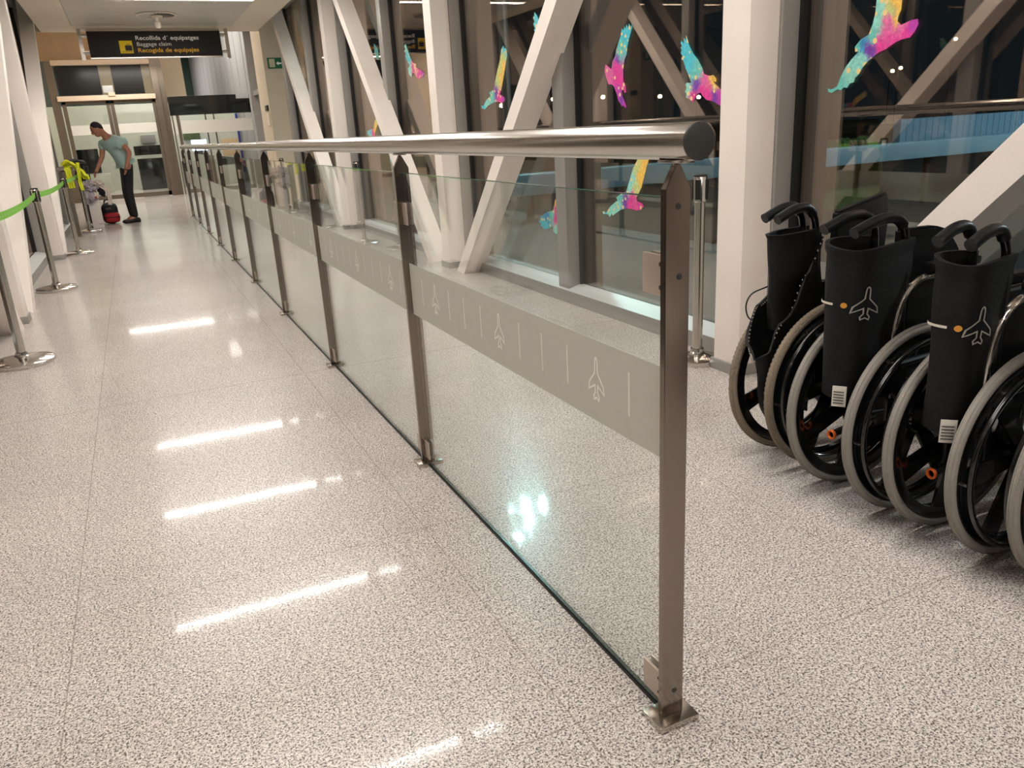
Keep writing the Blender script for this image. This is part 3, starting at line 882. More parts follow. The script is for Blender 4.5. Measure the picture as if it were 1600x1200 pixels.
# ================================================================== BIRDS ON THE WINDOWS
BLAB = {'B5': 'magenta bird of prey sticker with raised turquoise wing and forked tail', 'B6': 'large bird sticker with blue wing and yellow head beside nearest column',
        'B7': 'large yellow, mint and pink bird sticker on the nearest window', 'B3': 'bird sticker with slim yellow wing left of the crossing brace',
        'B4': 'turquoise bird wing sticker half hidden behind the crossing brace', 'B10': 'yellow and pink bird sticker seen below the handrail end',
        'B9': 'small bird sticker with blue fan wing low behind the glass panel', 'B2': 'small pink and turquoise bird sticker before the mirrored sign',
        'B1': 'pink bird sticker cut by the top of the picture', 'B8': 'small yellow winged bird sticker just above the handrail',
        'B11': 'turquoise wing sticker below the handrail behind the second post', 'B12': 'small turquoise wing sticker beside the second slanting brace'}
def bird(key):
    poly, cols = BIRDS[key]
    bm = bmesh.new()
    vs = [bm.verts.new((2.8345, y, z)) for y, z in poly]
    for tri in tessellate_polygon([[Vector((y, z, 0)) for y, z in poly]]):
        bm.faces.new([vs[i] for i in tri])
    ys = [p[0] for p in poly]; zs = [p[1] for p in poly]
    st = max(0.006, (max(zs) - min(zs)) / 70)
    for k in range(1, 400):
        y = min(ys) + k * st * 1.2
        if y >= max(ys): break
        bmesh.ops.bisect_plane(bm, geom=bm.verts[:] + bm.edges[:] + bm.faces[:], plane_co=(0, y, 0), plane_no=(0, 1, 0))
    for k in range(1, 400):
        z = min(zs) + k * st
        if z >= max(zs): break
        bmesh.ops.bisect_plane(bm, geom=bm.verts[:] + bm.edges[:] + bm.faces[:], plane_co=(0, 0, z), plane_no=(0, 0, 1))
    me = bpy.data.meshes.new('bird_sticker')
    vl = bm.verts[:]
    bm.to_mesh(me)
    bm.free()
    ca = me.color_attributes.new('Col', 'FLOAT_COLOR', 'POINT')
    size = max(zs) - min(zs)
    for i, v in enumerate(me.vertices):
        q = v.co
        w1 = noise.noise_vector(q * 22) * size * 0.05 + noise.noise_vector(q * 90) * size * 0.05
        y, z = q.y + w1.x, q.z + w1.y
        acc = Vector((0, 0, 0)); tw = 0
        for (cy, cz), c in cols:
            d2 = (cy - y) ** 2 * 1.6 + (cz - z) ** 2 + 1e-6
            ww = 1 / d2 ** 2.2
            acc += Vector(c) * ww; tw += ww
        acc /= tw
        ca.data[i].color = (acc.x, acc.y, acc.z, 1)
    me.materials.append(MT['decal'])
    o = bpy.data.objects.new('bird_sticker', me)
    COL.objects.link(o)
    tag(o, BLAB[key], 'sticker', 'bird stickers on the windows')
for k in BIRDS:
    bird(k)

# ================================================================== SIGNS
sy = 15.4
t = thing('baggage_sign', 'long black overhead sign reading Baggage claim with yellow suitcase symbol', 'sign', (0.74, sy, 2.65))
MB().box(-0.290, 1.762, sy, sy + 0.09, 2.668, 3.062, 0.004).obj('panel', MT['sign'], t)
for xa, xs in ((-0.395, 1), (1.868, -1)):
    pp = MB().box(xa - 0.028, xa + 0.028, sy + 0.02, sy + 0.07, 2.63, 3.10).obj('hanging_bar', MT['steel'], t)
    for zz in (2.74, 3.0):
        MB().tube([(xa, sy + 0.045, zz), (xa + xs * 0.11, sy + 0.045, zz)], 0.028, 14).obj('bracket', MT['steel'], pp)
MB().box(-0.29, 1.762, sy + 0.005, sy + 0.085, 3.062, 3.088).box(-0.29, 1.762, sy + 0.01, sy + 0.08, 2.650, 2.668).obj('edge_strip', MT['steel'], t)
put_text(t, 'Recollida d\u00b4 equipatges', 0.092, (0.425, sy - 0.003, 2.927), 0.0012, MT['signw'], 0.985)
put_text(t, 'Baggage claim', 0.085, (0.432, sy - 0.003, 2.835), 0.0, MT['signw'], 0.53)
put_text(t, 'Recogida de equipajes', 0.092, (0.435, sy - 0.003, 2.738), 0.0012, MT['signo'], 0.95)
ic = MB().box(0.165, 0.362, sy - 0.004, sy, 2.725, 2.918, 0.0018).obj('symbol', MT['signy'], t)
MB().box(0.245, 0.35, sy - 0.006, sy - 0.0045, 2.765, 2.845).box(0.272, 0.280, sy - 0.006, sy - 0.0045, 2.845, 2.862).box(0.315, 0.323, sy - 0.006, sy - 0.0045, 2.845, 2.862).box(0.272, 0.323, sy - 0.006, sy - 0.0045, 2.857, 2.865) \
    .box(0.19, 0.345, sy - 0.006, sy - 0.0045, 2.745, 2.752).obj('suitcase_symbol', MT['sign'], ic)

t = thing('exit_sign', 'green emergency exit sign with arrow and running figure on the end wall', 'sign', (2.76, 15.89, 2.57))
MB().box(2.57, 2.95, 15.888, 15.899, 2.478, 2.662, 0.002).obj('plate', MT['signg'], t)
MB().box(2.60, 2.70, 15.885, 15.8875, 2.50, 2.642).obj('door_symbol', MT['signc'], t)
ar = MB().prism([(2.72, 2.565), (2.765, 2.60), (2.765, 2.577), (2.82, 2.577), (2.82, 2.553), (2.765, 2.553), (2.765, 2.53)], 'y', 15.885, 15.8875)
ar.obj('arrow_symbol', MT['signw'], t)
rn = MB()
for a, b, r in (((2.875, 2.60), (2.862, 2.56), 0.014), ((2.862, 2.56), (2.838, 2.545), 0.009), ((2.838, 2.545), (2.835, 2.51), 0.008), ((2.862, 2.56), (2.88, 2.53), 0.009), ((2.88, 2.53), (2.91, 2.515), 0.008),
                ((2.872, 2.60), (2.845, 2.59), 0.007), ((2.875, 2.60), (2.905, 2.585), 0.007)):
    rn.tube([(a[0], 15.8865, a[1]), (b[0], 15.8865, b[1])], r, 6, flat=1)
rn.lathe([(0.014, 15.885), (0.014, 15.8872)], (2.878, 0, 2.628), 12, 'y')
for v in rn.bm.verts:
    v.co.y = min(max(v.co.y, 15.8848), 15.8875)
rn.obj('running_figure', MT['signw'], t)
t = thing('dispenser', 'slim wall dispenser with dark top on the end pillar', 'dispenser', (2.49, 16.15, 1.65))
MB().box(2.484, 2.499, 16.02, 16.30, 1.50, 1.72, 0.003).obj('plate', MT['ceiling'], t)
MB().box(2.47, 2.499, 16.04, 16.28, 1.76, 1.86, 0.004).obj('holder', MT['blk'], t)
tag(MB().lathe([(0.018, 15.885), (0.018, 15.899)], (2.93, 0, 1.78), 14, 'y').obj('wall_button', MT['blk']), 'small dark round knob on the beige end wall below the exit sign', 'knob')

# ================================================================== DOOR PORTAL
yd = 23.0
t = thing('door_portal', 'tall steel framed glass doors at the end of the corridor', 'door', (-0.2, yd, 0))
def q(x): return x * K
fr = MB()
fr.box(q(-1.42), q(-1.25), yd - 0.08, yd + 0.08, 0, kz(3.2)).obj('frame_post', MT['frame'], t)
MB().box(q(0.79), q(0.93), yd - 0.12, yd + 0.02, 0, kz(3.22)).box(q(0.93), q(1.06), yd - 0.02, yd + 0.08, 0, kz(3.22)).obj('frame_post', MT['frame'], t)
MB().box(q(-1.27), q(0.8), yd - 0.16, yd - 0.02, kz(3.11), kz(3.22), 0.005).obj('upper_header', MT['headbeam'], t)
MB().box(q(-1.28), q(0.81), yd - 0.2, yd - 0.02, kz(2.335), kz(2.445), 0.005).box(q(-0.2), q(-0.06), yd - 0.24, yd - 0.16, kz(2.42), kz(2.50)).obj('door_operator', MT['headbeam'], t)
MB().box(q(-1.21), q(-0.325), yd - 0.04, yd, kz(2.465), kz(3.1)).obj('black_transom', MT['blkpanel'], t)
MB().box(q(-0.05), q(0.60), yd - 0.04, yd, kz(2.465), kz(3.1)).obj('black_transom', MT['blkpanel'], t)
MB().box(q(-0.32), q(-0.055), yd - 0.03, yd, kz(2.46), kz(3.1)).obj('transom_plate', MT['transom'], t)
MB().box(q(0.60), q(0.79), yd - 0.03, yd, kz(2.46), kz(3.1)).obj('transom_plate', MT['transom'], t)
MB().box(q(-0.3), q(-0.08), yd - 0.05, yd - 0.032, kz(2.5), kz(2.66), 0.004).obj('lock_plate', MT['ledge'], t)
for (xa, xb, kk) in ((-1.22, -0.22, 0), (-0.21, 0.79, 1)):
    lf = MB()
    lf.box(q(xa), q(xa + 0.085), yd - 0.03, yd + 0.02, 0.02, kz(2.33))
    lf.box(q(xb - 0.075), q(xb), yd - 0.03, yd + 0.02, 0.02, kz(2.33))
    lf.box(q(xa), q(xb), yd - 0.03, yd + 0.02, kz(2.27), kz(2.33))
    lf.box(q(xa), q(xb), yd - 0.03, yd + 0.02, 0.02, 0.12)
    lo = lf.obj('door_leaf', MT['frame'], t)
    MB().box(q(xa + 0.085), q(xb - 0.075), yd - 0.012, yd - 0.004, 0.12, kz(2.27)).obj('pane', MT['hallgl'], lo)
    MB().box(q(xa + 0.085), q(xb - 0.075), yd - 0.016, yd - 0.0125, kz(1.58), kz(1.80)).obj('frosted_band', MT['frost'], lo)
tag(MB().box(-1.74, q(-1.43), yd - 0.02, yd + 0.02, 0, kz(3.2)).obj('side_glazing', MT['hallgl']), 'narrow glass side panel left of the end doors', 'glass')
# glazed screen right of the doors
t = thing('glazed_screen', 'glass screen with long black fascia right of the end doors', 'screen', (2.0, yd, 0))
MB().box(q(1.065), q(2.98), yd - 0.06, yd + 0.02, kz(1.93), kz(2.37), 0.004).obj('black_fascia', MT['darkgl'], t)
MB().box(q(2.66), q(2.97), yd - 0.075, yd - 0.062, kz(2.27), kz(2.40)).obj('fixing_plate', MT['ledge'], t)
MB().box(q(1.065), q(2.98), yd - 0.01, yd, 0.02, kz(1.93)).obj('pane', MT['hallgl'], t)
MB().box(q(1.065), q(2.98), yd - 0.015, yd - 0.011, kz(1.50), kz(1.80)).obj('frosted_band', MT['frost'], t)
MB().box(q(1.09), q(1.12), yd - 0.03, yd + 0.02, 0.0, kz(1.93)).box(q(1.19), q(1.26), yd - 0.03, yd + 0.02, 0.0, kz(1.93)).obj('upright', MT['frame'], t)
# the hall behind the glass
def hb(name, label, cat, x0, x1, z0, z1, y, m, d=0.1, group=None):
    return tag(MB().box(x0, x1, y, y + d, z0, z1, 0.01).obj(name, m), label, cat, group)
hy = 27.0
kk = hy / 22.0
def hx(x): return x * kk
def hz(z): return max(0.0, CH + (z - CH) * kk)
hb('dark_counter', 'black low counter front seen through the right door leaf', 'counter', hx(0.14), hx(0.72), 0.0, hz(0.97), hy, MT['darkgl'], 0.5)
hb('wall_screen', 'dark rectangular screen above the black counter behind the doors', 'screen', hx(0.11), hx(0.72), hz(1.05), hz(1.27), hy + 0.2, MT['darkgl'])
hb('dark_bench', 'dark bench back seen through the left door leaf', 'bench', hx(-1.14), hx(-0.68), hz(0.7), hz(1.26), hy, MT['darkgl'], 0.3)
hb('pale_kiosk', 'pale grey cabinet behind the left door leaf', 'cabinet', hx(-1.1), hx(-0.5), 0.0, hz(0.68), hy, MT['doorleaf'], 0.4)
hb('grey_notice', 'grey notice panel on the pale wall behind the right door', 'notice', hx(0.32), hx(0.66), hz(1.33), hz(1.52), 27.9, MT['clad'], 0.08)
hb('plant_picture', 'green plant picture behind the glass screen', 'picture', hx(1.32), hx(1.73), hz(1.345), hz(1.6), 27.9, MT['hedge'], 0.08)
t = thing('monitor', 'lit white monitor behind the handrail end', 'monitor', (hx(1.62), hy, hz(1.19)))
MB().box(hx(1.44), hx(1.80), hy, hy + 0.05, hz(1.08), hz(1.34), 0.01).obj('display', MT['screen'], t)
MB().box(hx(1.55), hx(1.68), hy + 0.02, hy + 0.06, hz(0.85), hz(1.08)).obj('stand', MT['blk'], t)
hb('desk', 'dark desk carrying the lit monitor', 'desk', hx(1.15), hx(2.2), 0.0, hz(0.85), hy - 0.1, MT['blk'], 0.5)
hb('wood_board', 'light wood panel behind the glass screen', 'panel', hx(2.18), hx(2.60), hz(0.9), hz(1.33), hy + 0.3, mat('light_wood', (206, 178, 140), 0.6), 0.1)
hb('blue_board', 'tall deep blue panel behind the glass screen', 'panel', hx(2.62), hx(2.97) - 0.36, 0.3, hz(1.93), 27.4, MT['blue'], 0.1)
for xx in (1.9, 2.1):
    hb('dark_upright', 'slim dark upright in the hall behind the glass screen', 'post', hx(xx), hx(xx + 0.03), 0, 2.5, 27.6, MT['gasket'], 0.08, 'dark uprights in the hall')

# ================================================================== BELT POSTS
def stanchion(x, y, label, ang, hz_=0.95, dark=True, group=None, br=0.18):
    t = thing('belt_post', label, 'belt post', (x, y, 0), group)
    MB().lathe([(br - 0.002, 0.0), (br, 0.004), (br, 0.024), (br - 0.008, 0.030), (br * 0.56, 0.042), (0.045, 0.052), (0.036, 0.06), (0.034, 0.075)], (x, y, 0), 48).obj('base', MT['chrome'], t)
    MB().lathe([(0.0265, 0.07), (0.0265, hz_ - 0.12)], (x, y, 0), 28).obj('pole', MT['steel'], t)
    c, s = math.cos(ang), math.sin(ang)
    hd = MB().lathe([(0.0275, hz_ - 0.13), (0.034, hz_ - 0.125), (0.034, hz_ - 0.008), (0.030, hz_)], (x, y, 0), 28).obj('head', MT['chrome'] if not dark else MT['steel'], t)
    cp = MB()
    for k in range(4):
        a = ang + k * PI / 2
        d = Vector((math.cos(a), math.sin(a), 0)); e = Vector((-d.y, d.x, 0)); C = Vector((x, y, 0))
        p = C + d * 0.031; r_ = C + d * 0.0375
        zb, zt = hz_ - 0.115, hz_ - 0.02
        cp.hexa([p - e * .014 + Vector((0, 0, zb)), r_ - e * .014 + Vector((0, 0, zb)), r_ + e * .014 + Vector((0, 0, zb)), p + e * .014 + Vector((0, 0, zb))],
                [p - e * .014 + Vector((0, 0, zt)), r_ - e * .014 + Vector((0, 0, zt)), r_ + e * .014 + Vector((0, 0, zt)), p + e * .014 + Vector((0, 0, zt))])
    cp.obj('belt_slot', MT['blk'], hd)
    MB().lathe([(0.034, hz_ - 0.006), (0.034, hz_ + 0.002), (0.025, hz_ + 0.005)], (x, y, 0), 28).obj('top_cap', MT['blk'] if dark else MT['sign'], hd)
    return t
ST = [(-0.834, 5.62), (-0.852, 8.58), (-0.80, 11.40), (-0.79, 14.4)]
sl = ['steel belt post nearest the left edge with wide round base', 'second steel belt post holding the green belt', 'third steel belt post beside the far white column', 'last steel belt post beside the white box']
for (x, y), l in zip(ST, sl):
    stanchion(x, y, l, PI / 2, 0.94)
stanchion(2.545, 3.272, 'shiny steel belt post standing by the window between barrier end and column', 2.2, 0.965, False, None, 0.123)
t_ = stanchion(2.35, 9.35, 'steel belt post standing by the right window behind the glass panels', 1.2, 0.95)
t_ = stanchion(2.2, 13.6, 'steel belt post far down the right window side', 1.2, 0.95)

def belt(a, b, label, sag=0.03, z=0.885, h=0.05):
    a, b = Vector(a), Vector(b)
    d = (b - a); L_ = d.length; d.normalize()
    a2, b2 = a + d * 0.036, b - d * 0.036
    side = Vector((-d.y, d.x, 0))
    rings = []
    n = 30
    for i in range(n + 1):
        t = i / n
        p = a2.lerp(b2, t)
        zz = z - sag * 4 * t * (1 - t)
        tilt = 0.004 * math.sin(t * 5)
        rings.append([p + side * (0.0012 + tilt) + Vector((0, 0, zz + h / 2)), p - side * (0.0012 - tilt) + Vector((0, 0, zz + h / 2)),
                      p - side * 0.0012 + Vector((0, 0, zz - h / 2)), p + side * 0.0012 + Vector((0, 0, zz - h / 2))])
    o = MB().loft(rings, True, True).obj('barrier_belt', MT['belt'])
    tag(o, label, 'belt')
    mk = MB()
    k = 0.12
    while k < L_ - 0.1:
        t = k / L_
        p = a2.lerp(b2, t)
        zz = z - sag * 4 * t * (1 - t)
        for q_ in (1, -1):
            c = p + side * 0.0018 * q_
            c = c + side * 0.004 * math.sin(t * 5) * 0.5
            for dz, w_ in ((0.006, 0.012), (-0.004, 0.02)):
                mk.bm.faces.new([mk.bm.verts.new(v) for v in (c + d * -w_ / 2 + Vector((0, 0, zz + dz - .003)), c + d * w_ / 2 + Vector((0, 0, zz + dz - .003)),
                                                             c + d * w_ / 2 * .5 + Vector((0, 0, zz + dz + .006)), c + d * -w_ / 2 * .5 + Vector((0, 0, zz + dz + .006)))])
        k += 0.13
    mk.obj('printed_marks', MT['whiteprint'], o, local=True)
belt((ST[0][0], ST[0][1], 0), (ST[1][0], ST[1][1], 0), 'green belt from the nearest left post to the second')
belt((ST[1][0], ST[1][1], 0), (ST[2][0], ST[2][1], 0), 'green belt between the second and third left posts')
belt((ST[2][0], ST[2][1], 0), (ST[3][0], ST[3][1], 0), 'farthest green belt in front of the steel rail', 0.015)

# steel guard rail at the left, far end
rx, ry = -0.98, 13.75
t = thing('guard_rail', 'short steel guard rail with bent top tube beside the doors', 'railing', (rx, ry, 0))
MB().tube(smooth_path([(-1.5, ry, 1.0), (-1.2, ry, 1.0), (-0.92, ry, 1.0), (-0.83, ry + 0.03, 1.0), (-0.80, ry + 0.13, 1.0), (-0.80, ry + 1.0, 1.0)], 6), 0.036, 18).obj('top_tube', MT['steel'], t)
for (px, py, r_) in ((-0.93, ry, 0.05), (-0.80, ry + 0.95, 0.03)):
    ps = MB().box(px - r_, px + r_, py - 0.035, py + 0.035, 0.01, 0.965, 0.004).obj('post', MT['frame'], t)
    MB().box(px - r_ - 0.03, px + r_ + 0.03, py - 0.06, py + 0.06, 0, 0.012).obj('foot_plate', MT['steel'], ps)
MB().box(-1.5, -0.985, ry - 0.005, ry + 0.005, 0.06, 0.9).obj('glass_panel', MT['bargl'], t, smooth=0)
# far left frame of the entrance beside the column
tag(MB().box(-1.24, -1.12, 15.55, 15.75, 0, 3.08).obj('frame_post', MT['frame']), 'tall steel frame post between the left window wall and the doors', 'post')

# ================================================================== CLOTH-LIKE THINGS
def blob(name, m, parent, c, r, seed, amp=0.25, sub=4, freq=3.0, local=False):
    bm = bmesh.new()
    bmesh.ops.create_icosphere(bm, subdivisions=sub, radius=1.0)
    for v in bm.verts:
        n1 = noise.noise(v.co * freq + Vector((seed, 0, 0)))
        n2 = noise.noise(v.co * freq * 2.7 + Vector((0, seed, 0)))
        k = 1 + amp * n1 + amp * 0.5 * n2
        v.co = Vector((v.co.x * r[0] * k + c[0], v.co.y * r[1] * k + c[1], v.co.z * r[2] * k + c[2]))
    mb = MB(); mb.bm.free(); mb.bm = bm
    return mb.obj(name, m, parent, smooth=60)

def ribbon(name, m, parent, path, width, up, thick=0.008, wav=0.0, seed=0):
    P = smooth_path(path, 6)
    rings = []
    for i, p in enumerate(P):
        t = (P[min(i + 1, len(P) - 1)] - P[max(i - 1, 0)]).normalized()
        u = (Vector(up) - t * Vector(up).dot(t)).normalized()
        nrm = t.cross(u)
        row = []
        for side_, k in ((1, 1), (-1, -1)):
            rng = range(-4, 5) if side_ > 0 else range(4, -5, -1)
            for j in rng:
                off = wav * noise.noise(Vector((i * 0.25, j * 0.6, seed)))
                row.append(p + u * (width / 2 * j / 4) + nrm * (thick / 2 * side_ + off))
        rings.append(row)
    return MB().loft(rings, True, True).obj(name, m, parent, smooth=60)

# yellow safety vest over the guard rail
t = thing('safety_vest', 'fluorescent yellow safety vest draped over the bent rail', 'vest', (-0.85, ry + 0.05, 0.9))
ribbon('body', MT['yellow'], t, [(-0.86, ry - 0.075, 0.72), (-0.87, ry - 0.075, 0.88), (-0.87, ry - 0.07, 1.0), (-0.87, ry, 1.055), (-0.88, ry + 0.06, 1.0), (-0.88, ry + 0.08, 0.8)], 0.085, (1, 0, 0), 0.012, 0.03, 3)
ribbon('strap', MT['yellow'], t, [(-0.93, ry - 0.07, 1.05), (-0.88, ry - 0.07, 1.09), (-0.80, ry - 0.06, 1.06), (-0.72, ry - 0.05, 0.97), (-0.66, ry - 0.02, 0.88), (-0.63, ry, 0.84)], 0.09, (0.3, -0.9, 0.5), 0.02, 0.03, 9)
ribbon('strap', MT['yellow'], t, [(-0.72, ry - 0.09, 1.08), (-0.73, ry - 0.09, 0.96), (-0.74, ry - 0.075, 0.82), (-0.73, ry - 0.07, 0.68)], 0.05, (1, 0, 0), 0.018, 0.02, 5)
t = thing('dark_jacket', 'black jacket lying on the bent rail under the yellow vest', 'jacket', (-0.78, ry + 0.3, 1.0))
blob('body', MT['bagblk'], t, (-0.79, ry + 0.35, 1.06), (0.15, 0.24, 0.065), 2.2, 0.3)
blob('sleeve', MT['bagblk'], t, (-0.70, ry + 0.3, 0.93), (0.05, 0.12, 0.13), 5.1, 0.3)

# white board box with clothes on it
bx0, bx1, by = -0.765, -0.60, 15.05
t = thing('white_box', 'tall narrow white box standing in front of the bending man', 'box', (-0.68, by + 0.1, 0))
MB().box(bx0, bx1, by, by + 0.22, 0, 0.56, 0.004).obj('body', MT['carton'], t)
MB().box(bx0 + 0.09, bx1 - 0.01, by - 0.0015, by - 0.0002, 0.06, 0.066).obj('small_print', MT['ink'], t)
t = thing('lilac_jacket', 'crumpled pale lilac jacket on top of the white box', 'jacket', (-0.72, by + 0.05, 0.65))
blob('body', MT['lilac'], t, (-0.72, by + 0.04, 0.66), (0.125, 0.13, 0.10), 1.3, 0.45, 5, 2.6)
blob('sleeve', MT['lilac'], t, (-0.775, by - 0.03, 0.53), (0.065, 0.06, 0.13), 4.3, 0.35)
blob('sleeve', MT['lilac'], t, (-0.70, by - 0.05, 0.50), (0.055, 0.05, 0.08), 6.3, 0.35)
t = thing('pale_garment', 'cream garment with dark lining hanging off the white box', 'garment', (-0.55, by + 0.1, 0.6))
blob('body', MT['pale'], t, (-0.585, by + 0.06, 0.71), (0.09, 0.10, 0.05), 8.3, 0.4)
blob('dark_lining', MT['bagblk'], t, (-0.53, by + 0.08, 0.60), (0.055, 0.07, 0.10), 9.1, 0.35)
ribbon('sleeve', MT['pale'], t, [(-0.53, by, 0.68), (-0.46, by, 0.60), (-0.43, by + 0.03, 0.48), (-0.45, by + 0.04, 0.36)], 0.06, (1, 0, 0.3), 0.02, 0.02, 4)
t = thing('pink_pouch', 'small pinkish pouch against the white box under the lilac jacket', 'pouch', (-0.63, by, 0.55))
blob('body', MT['pale'], t, (-0.63, by - 0.03, 0.52), (0.05, 0.035, 0.06), 12.0, 0.25)
MB().box(-0.645, -0.615, by - 0.075, by - 0.06, 0.485, 0.515, 0.004).obj('red_print', MT['red'], t)
# suitcase behind the box
t = thing('red_backpack', 'black and red backpack lying on the floor between box and man', 'backpack', (-0.47, 15.75, 0))
def bagshell(x0, x1, y0, y1, z0, z1, m, name, parent, pw=3.5):
    rings = []
    for i in range(13):
        v = -1 + 2 * i / 12
        s_ = (1 - abs(v) ** pw) ** (1 / pw) if abs(v) < 1 else 0.0
        s_ = max(s_, 0.25)
        ring = []
        for k in range(24):
            a = 2 * PI * k / 24
            c, s2 = math.cos(a), math.sin(a)
            e = (abs(c) ** pw + abs(s2) ** pw) ** (-1 / pw)
            ring.append(((x0 + x1) / 2 + (x1 - x0) / 2 * c * e * s_, (y0 + y1) / 2 + (y1 - y0) / 2 * s2 * e * s_, (z0 + z1) / 2 + (z1 - z0) / 2 * v))
        rings.append(ring)
    return MB().loft(rings, True, True).obj(name, m, parent, smooth=70)
bagshell(-0.62, -0.36, 15.55, 15.9, 0.0, 0.36, MT['bagblk'], 'body', t)
bagshell(-0.59, -0.345, 15.50, 15.7, 0.02, 0.20, MT['red'], 'front_pocket', t)
MB().box(-0.60, -0.335, 15.49, 15.51, 0.115, 0.125, 0.002).obj('piping', MT['bagblk'], t)
MB().box(-0.55, -0.46, 15.53, 15.56, 0.24, 0.28, 0.004).obj('badge', MT['whiteprint'] if False else MT['cap'], t)
MB().tube(smooth_path([(-0.56, 15.7, 0.34), (-0.54, 15.7, 0.40), (-0.46, 15.7, 0.40), (-0.43, 15.7, 0.33)], 5), 0.012, 8).obj('carry_handle', MT['bagblk'], t)
t = thing('black_suitcase', 'black suitcase with raised handle behind the white box', 'suitcase', (-0.74, 15.55, 0))
bagshell(-0.87, -0.63, 15.42, 15.75, 0.03, 0.66, MT['bagblk'], 'body', t, 5)
MB().tube([(-0.80, 15.5, 0.64), (-0.80, 15.5, 0.98), (-0.68, 15.5, 0.98), (-0.68, 15.5, 0.64)], 0.012, 8).obj('handle', MT['blk'], t)
for px in (-0.84, -0.66):
    MB().lathe([(0.03, 15.46), (0.03, 15.49)], (px, 0, 0.03), 14, 'y').obj('wheel', MT['blk'], t)

# ================================================================== MAN
def skin_body(name, m, parent, verts, edges, radii, sub=2, root=0):
    me = bpy.data.meshes.new(name)
    me.from_pydata([tuple(v) for v in verts], edges, [])
    o = bpy.data.objects.new(name, me)
    COL.objects.link(o)
    sk = o.modifiers.new('skin', 'SKIN')
    sk.use_smooth_shade = True
    for i, r_ in enumerate(radii):
        me.skin_vertices[0].data[i].radius = r_ if isinstance(r_, tuple) else (r_, r_)
    me.skin_vertices[0].data[root].use_root = True
    ss = o.modifiers.new('sub', 'SUBSURF'); ss.levels = sub; ss.render_levels = sub
    bpy.context.view_layer.update()
    dg = bpy.context.evaluated_depsgraph_get()
    me2 = bpy.data.meshes.new_from_object(o.evaluated_get(dg))
    bpy.data.objects.remove(o)
    me2.name = name
    me2.materials.clear()
    me2.materials.append(m)
    for p in me2.polygons:
        p.use_smooth = True
    if parent is not None:
        me2.transform(Matrix.Translation(-parent.location))
    o2 = bpy.data.objects.new(name, me2)
    COL.objects.link(o2)
    o2.parent = parent
    return o2

mp = Vector((-0.12, 15.6, 0))
man = None
PEL = (-0.09, 15.60, 0.98)
V = dict(pel=PEL, waist=(-0.13, 15.585, 1.10), chest=(-0.20, 15.53, 1.27), uch=(-0.25, 15.51, 1.38), nb=(-0.30, 15.49, 1.44), nt=(-0.345, 15.47, 1.495),
         lsh=(-0.115, 15.40, 1.375), lel=(0.005, 15.33, 1.165), lwr=(-0.085, 15.30, 0.955), lpa=(-0.105, 15.29, 0.90),
         rsh=(-0.385, 15.62, 1.335), rel=(-0.435, 15.60, 1.115), rwr=(-0.545, 15.52, 0.925), rpa=(-0.575, 15.50, 0.875),
         lhip=(-0.08, 15.51, 0.93), lkn=(-0.135, 15.49, 0.52), lan=(-0.105, 15.51, 0.10), lto=(-0.215, 15.47, 0.035),
         rhip=(-0.10, 15.69, 0.93), rkn=(-0.165, 15.68, 0.51), ran=(-0.135, 15.69, 0.10), rto=(-0.25, 15.65, 0.035))
names = list(V)
idx = {n: i for i, n in enumerate(names)}
E_ = [('pel', 'waist'), ('waist', 'chest'), ('chest', 'uch'), ('uch', 'nb'), ('nb', 'nt'), ('uch', 'lsh'), ('lsh', 'lel'), ('lel', 'lwr'), ('lwr', 'lpa'),
      ('uch', 'rsh'), ('rsh', 'rel'), ('rel', 'rwr'), ('rwr', 'rpa'), ('pel', 'lhip'), ('lhip', 'lkn'), ('lkn', 'lan'), ('lan', 'lto'), ('pel', 'rhip'), ('rhip', 'rkn'), ('rkn', 'ran'), ('ran', 'rto')]
RAD = dict(pel=0.132, waist=0.128, chest=0.150, uch=0.132, nb=0.066, nt=0.056, lsh=0.068, lel=0.043, lwr=0.028, lpa=0.032, rsh=0.066, rel=0.043, rwr=0.028, rpa=0.032,
           lhip=0.098, lkn=0.068, lan=0.038, lto=0.03, rhip=0.098, rkn=0.068, ran=0.038, rto=0.03)
man = thing('person', 'man in pale green t-shirt and black trousers bending over the bags', 'person', (-0.12, 15.6, 0))
# head grown from the same skeleton: extra points shape skull and jaw
hd_c = Vector((-0.425, 15.435, 1.565))
verts = [V[n] for n in names]; edges = [(idx[a], idx[b]) for a, b in E_]; rad = [RAD[n] * (0.84 if n in ('pel', 'waist', 'chest', 'uch', 'lhip', 'rhip', 'lsh', 'rsh') else 1) for n in names]
# fingers for both hands
def add_chain(start, pts, rs):
    prev = start
    for p, r_ in zip(pts, rs):
        verts.append(tuple(p)); rad.append(r_); edges.append((prev, len(verts) - 1)); prev = len(verts) - 1
# head
add_chain(idx['nt'], [(-0.385, 15.455, 1.54), (-0.42, 15.437, 1.585)], [0.075, 0.083])
body = skin_body('body', MT['skin'], man, verts, edges, rad, 2)
def hand(pa, d, side_, spread):
    pa = Vector(pa); d = Vector(d).normalized(); sp = Vector(spread).normalized()
    out = MB()
    for k, (o_, L_) in enumerate(((-0.028, 0.062), (-0.0095, 0.073), (0.0095, 0.069), (0.027, 0.052))):
        b0 = pa + sp * o_ + d * 0.015
        bend = Vector(side_) * 0.018
        out.tube([b0, b0 + d * L_ * 0.5 + bend * 0.3, b0 + d * L_ * 0.8 + bend * 0.9, b0 + d * L_ * 0.98 + bend * 1.5], [0.0095, 0.009, 0.008, 0.006], 8)
    b0 = pa + sp * -0.028 - d * 0.02
    out.tube([b0, b0 - sp * 0.02 + d * 0.03, b0 - sp * 0.022 + d * 0.058], [0.011, 0.0095, 0.007], 8)
    return out
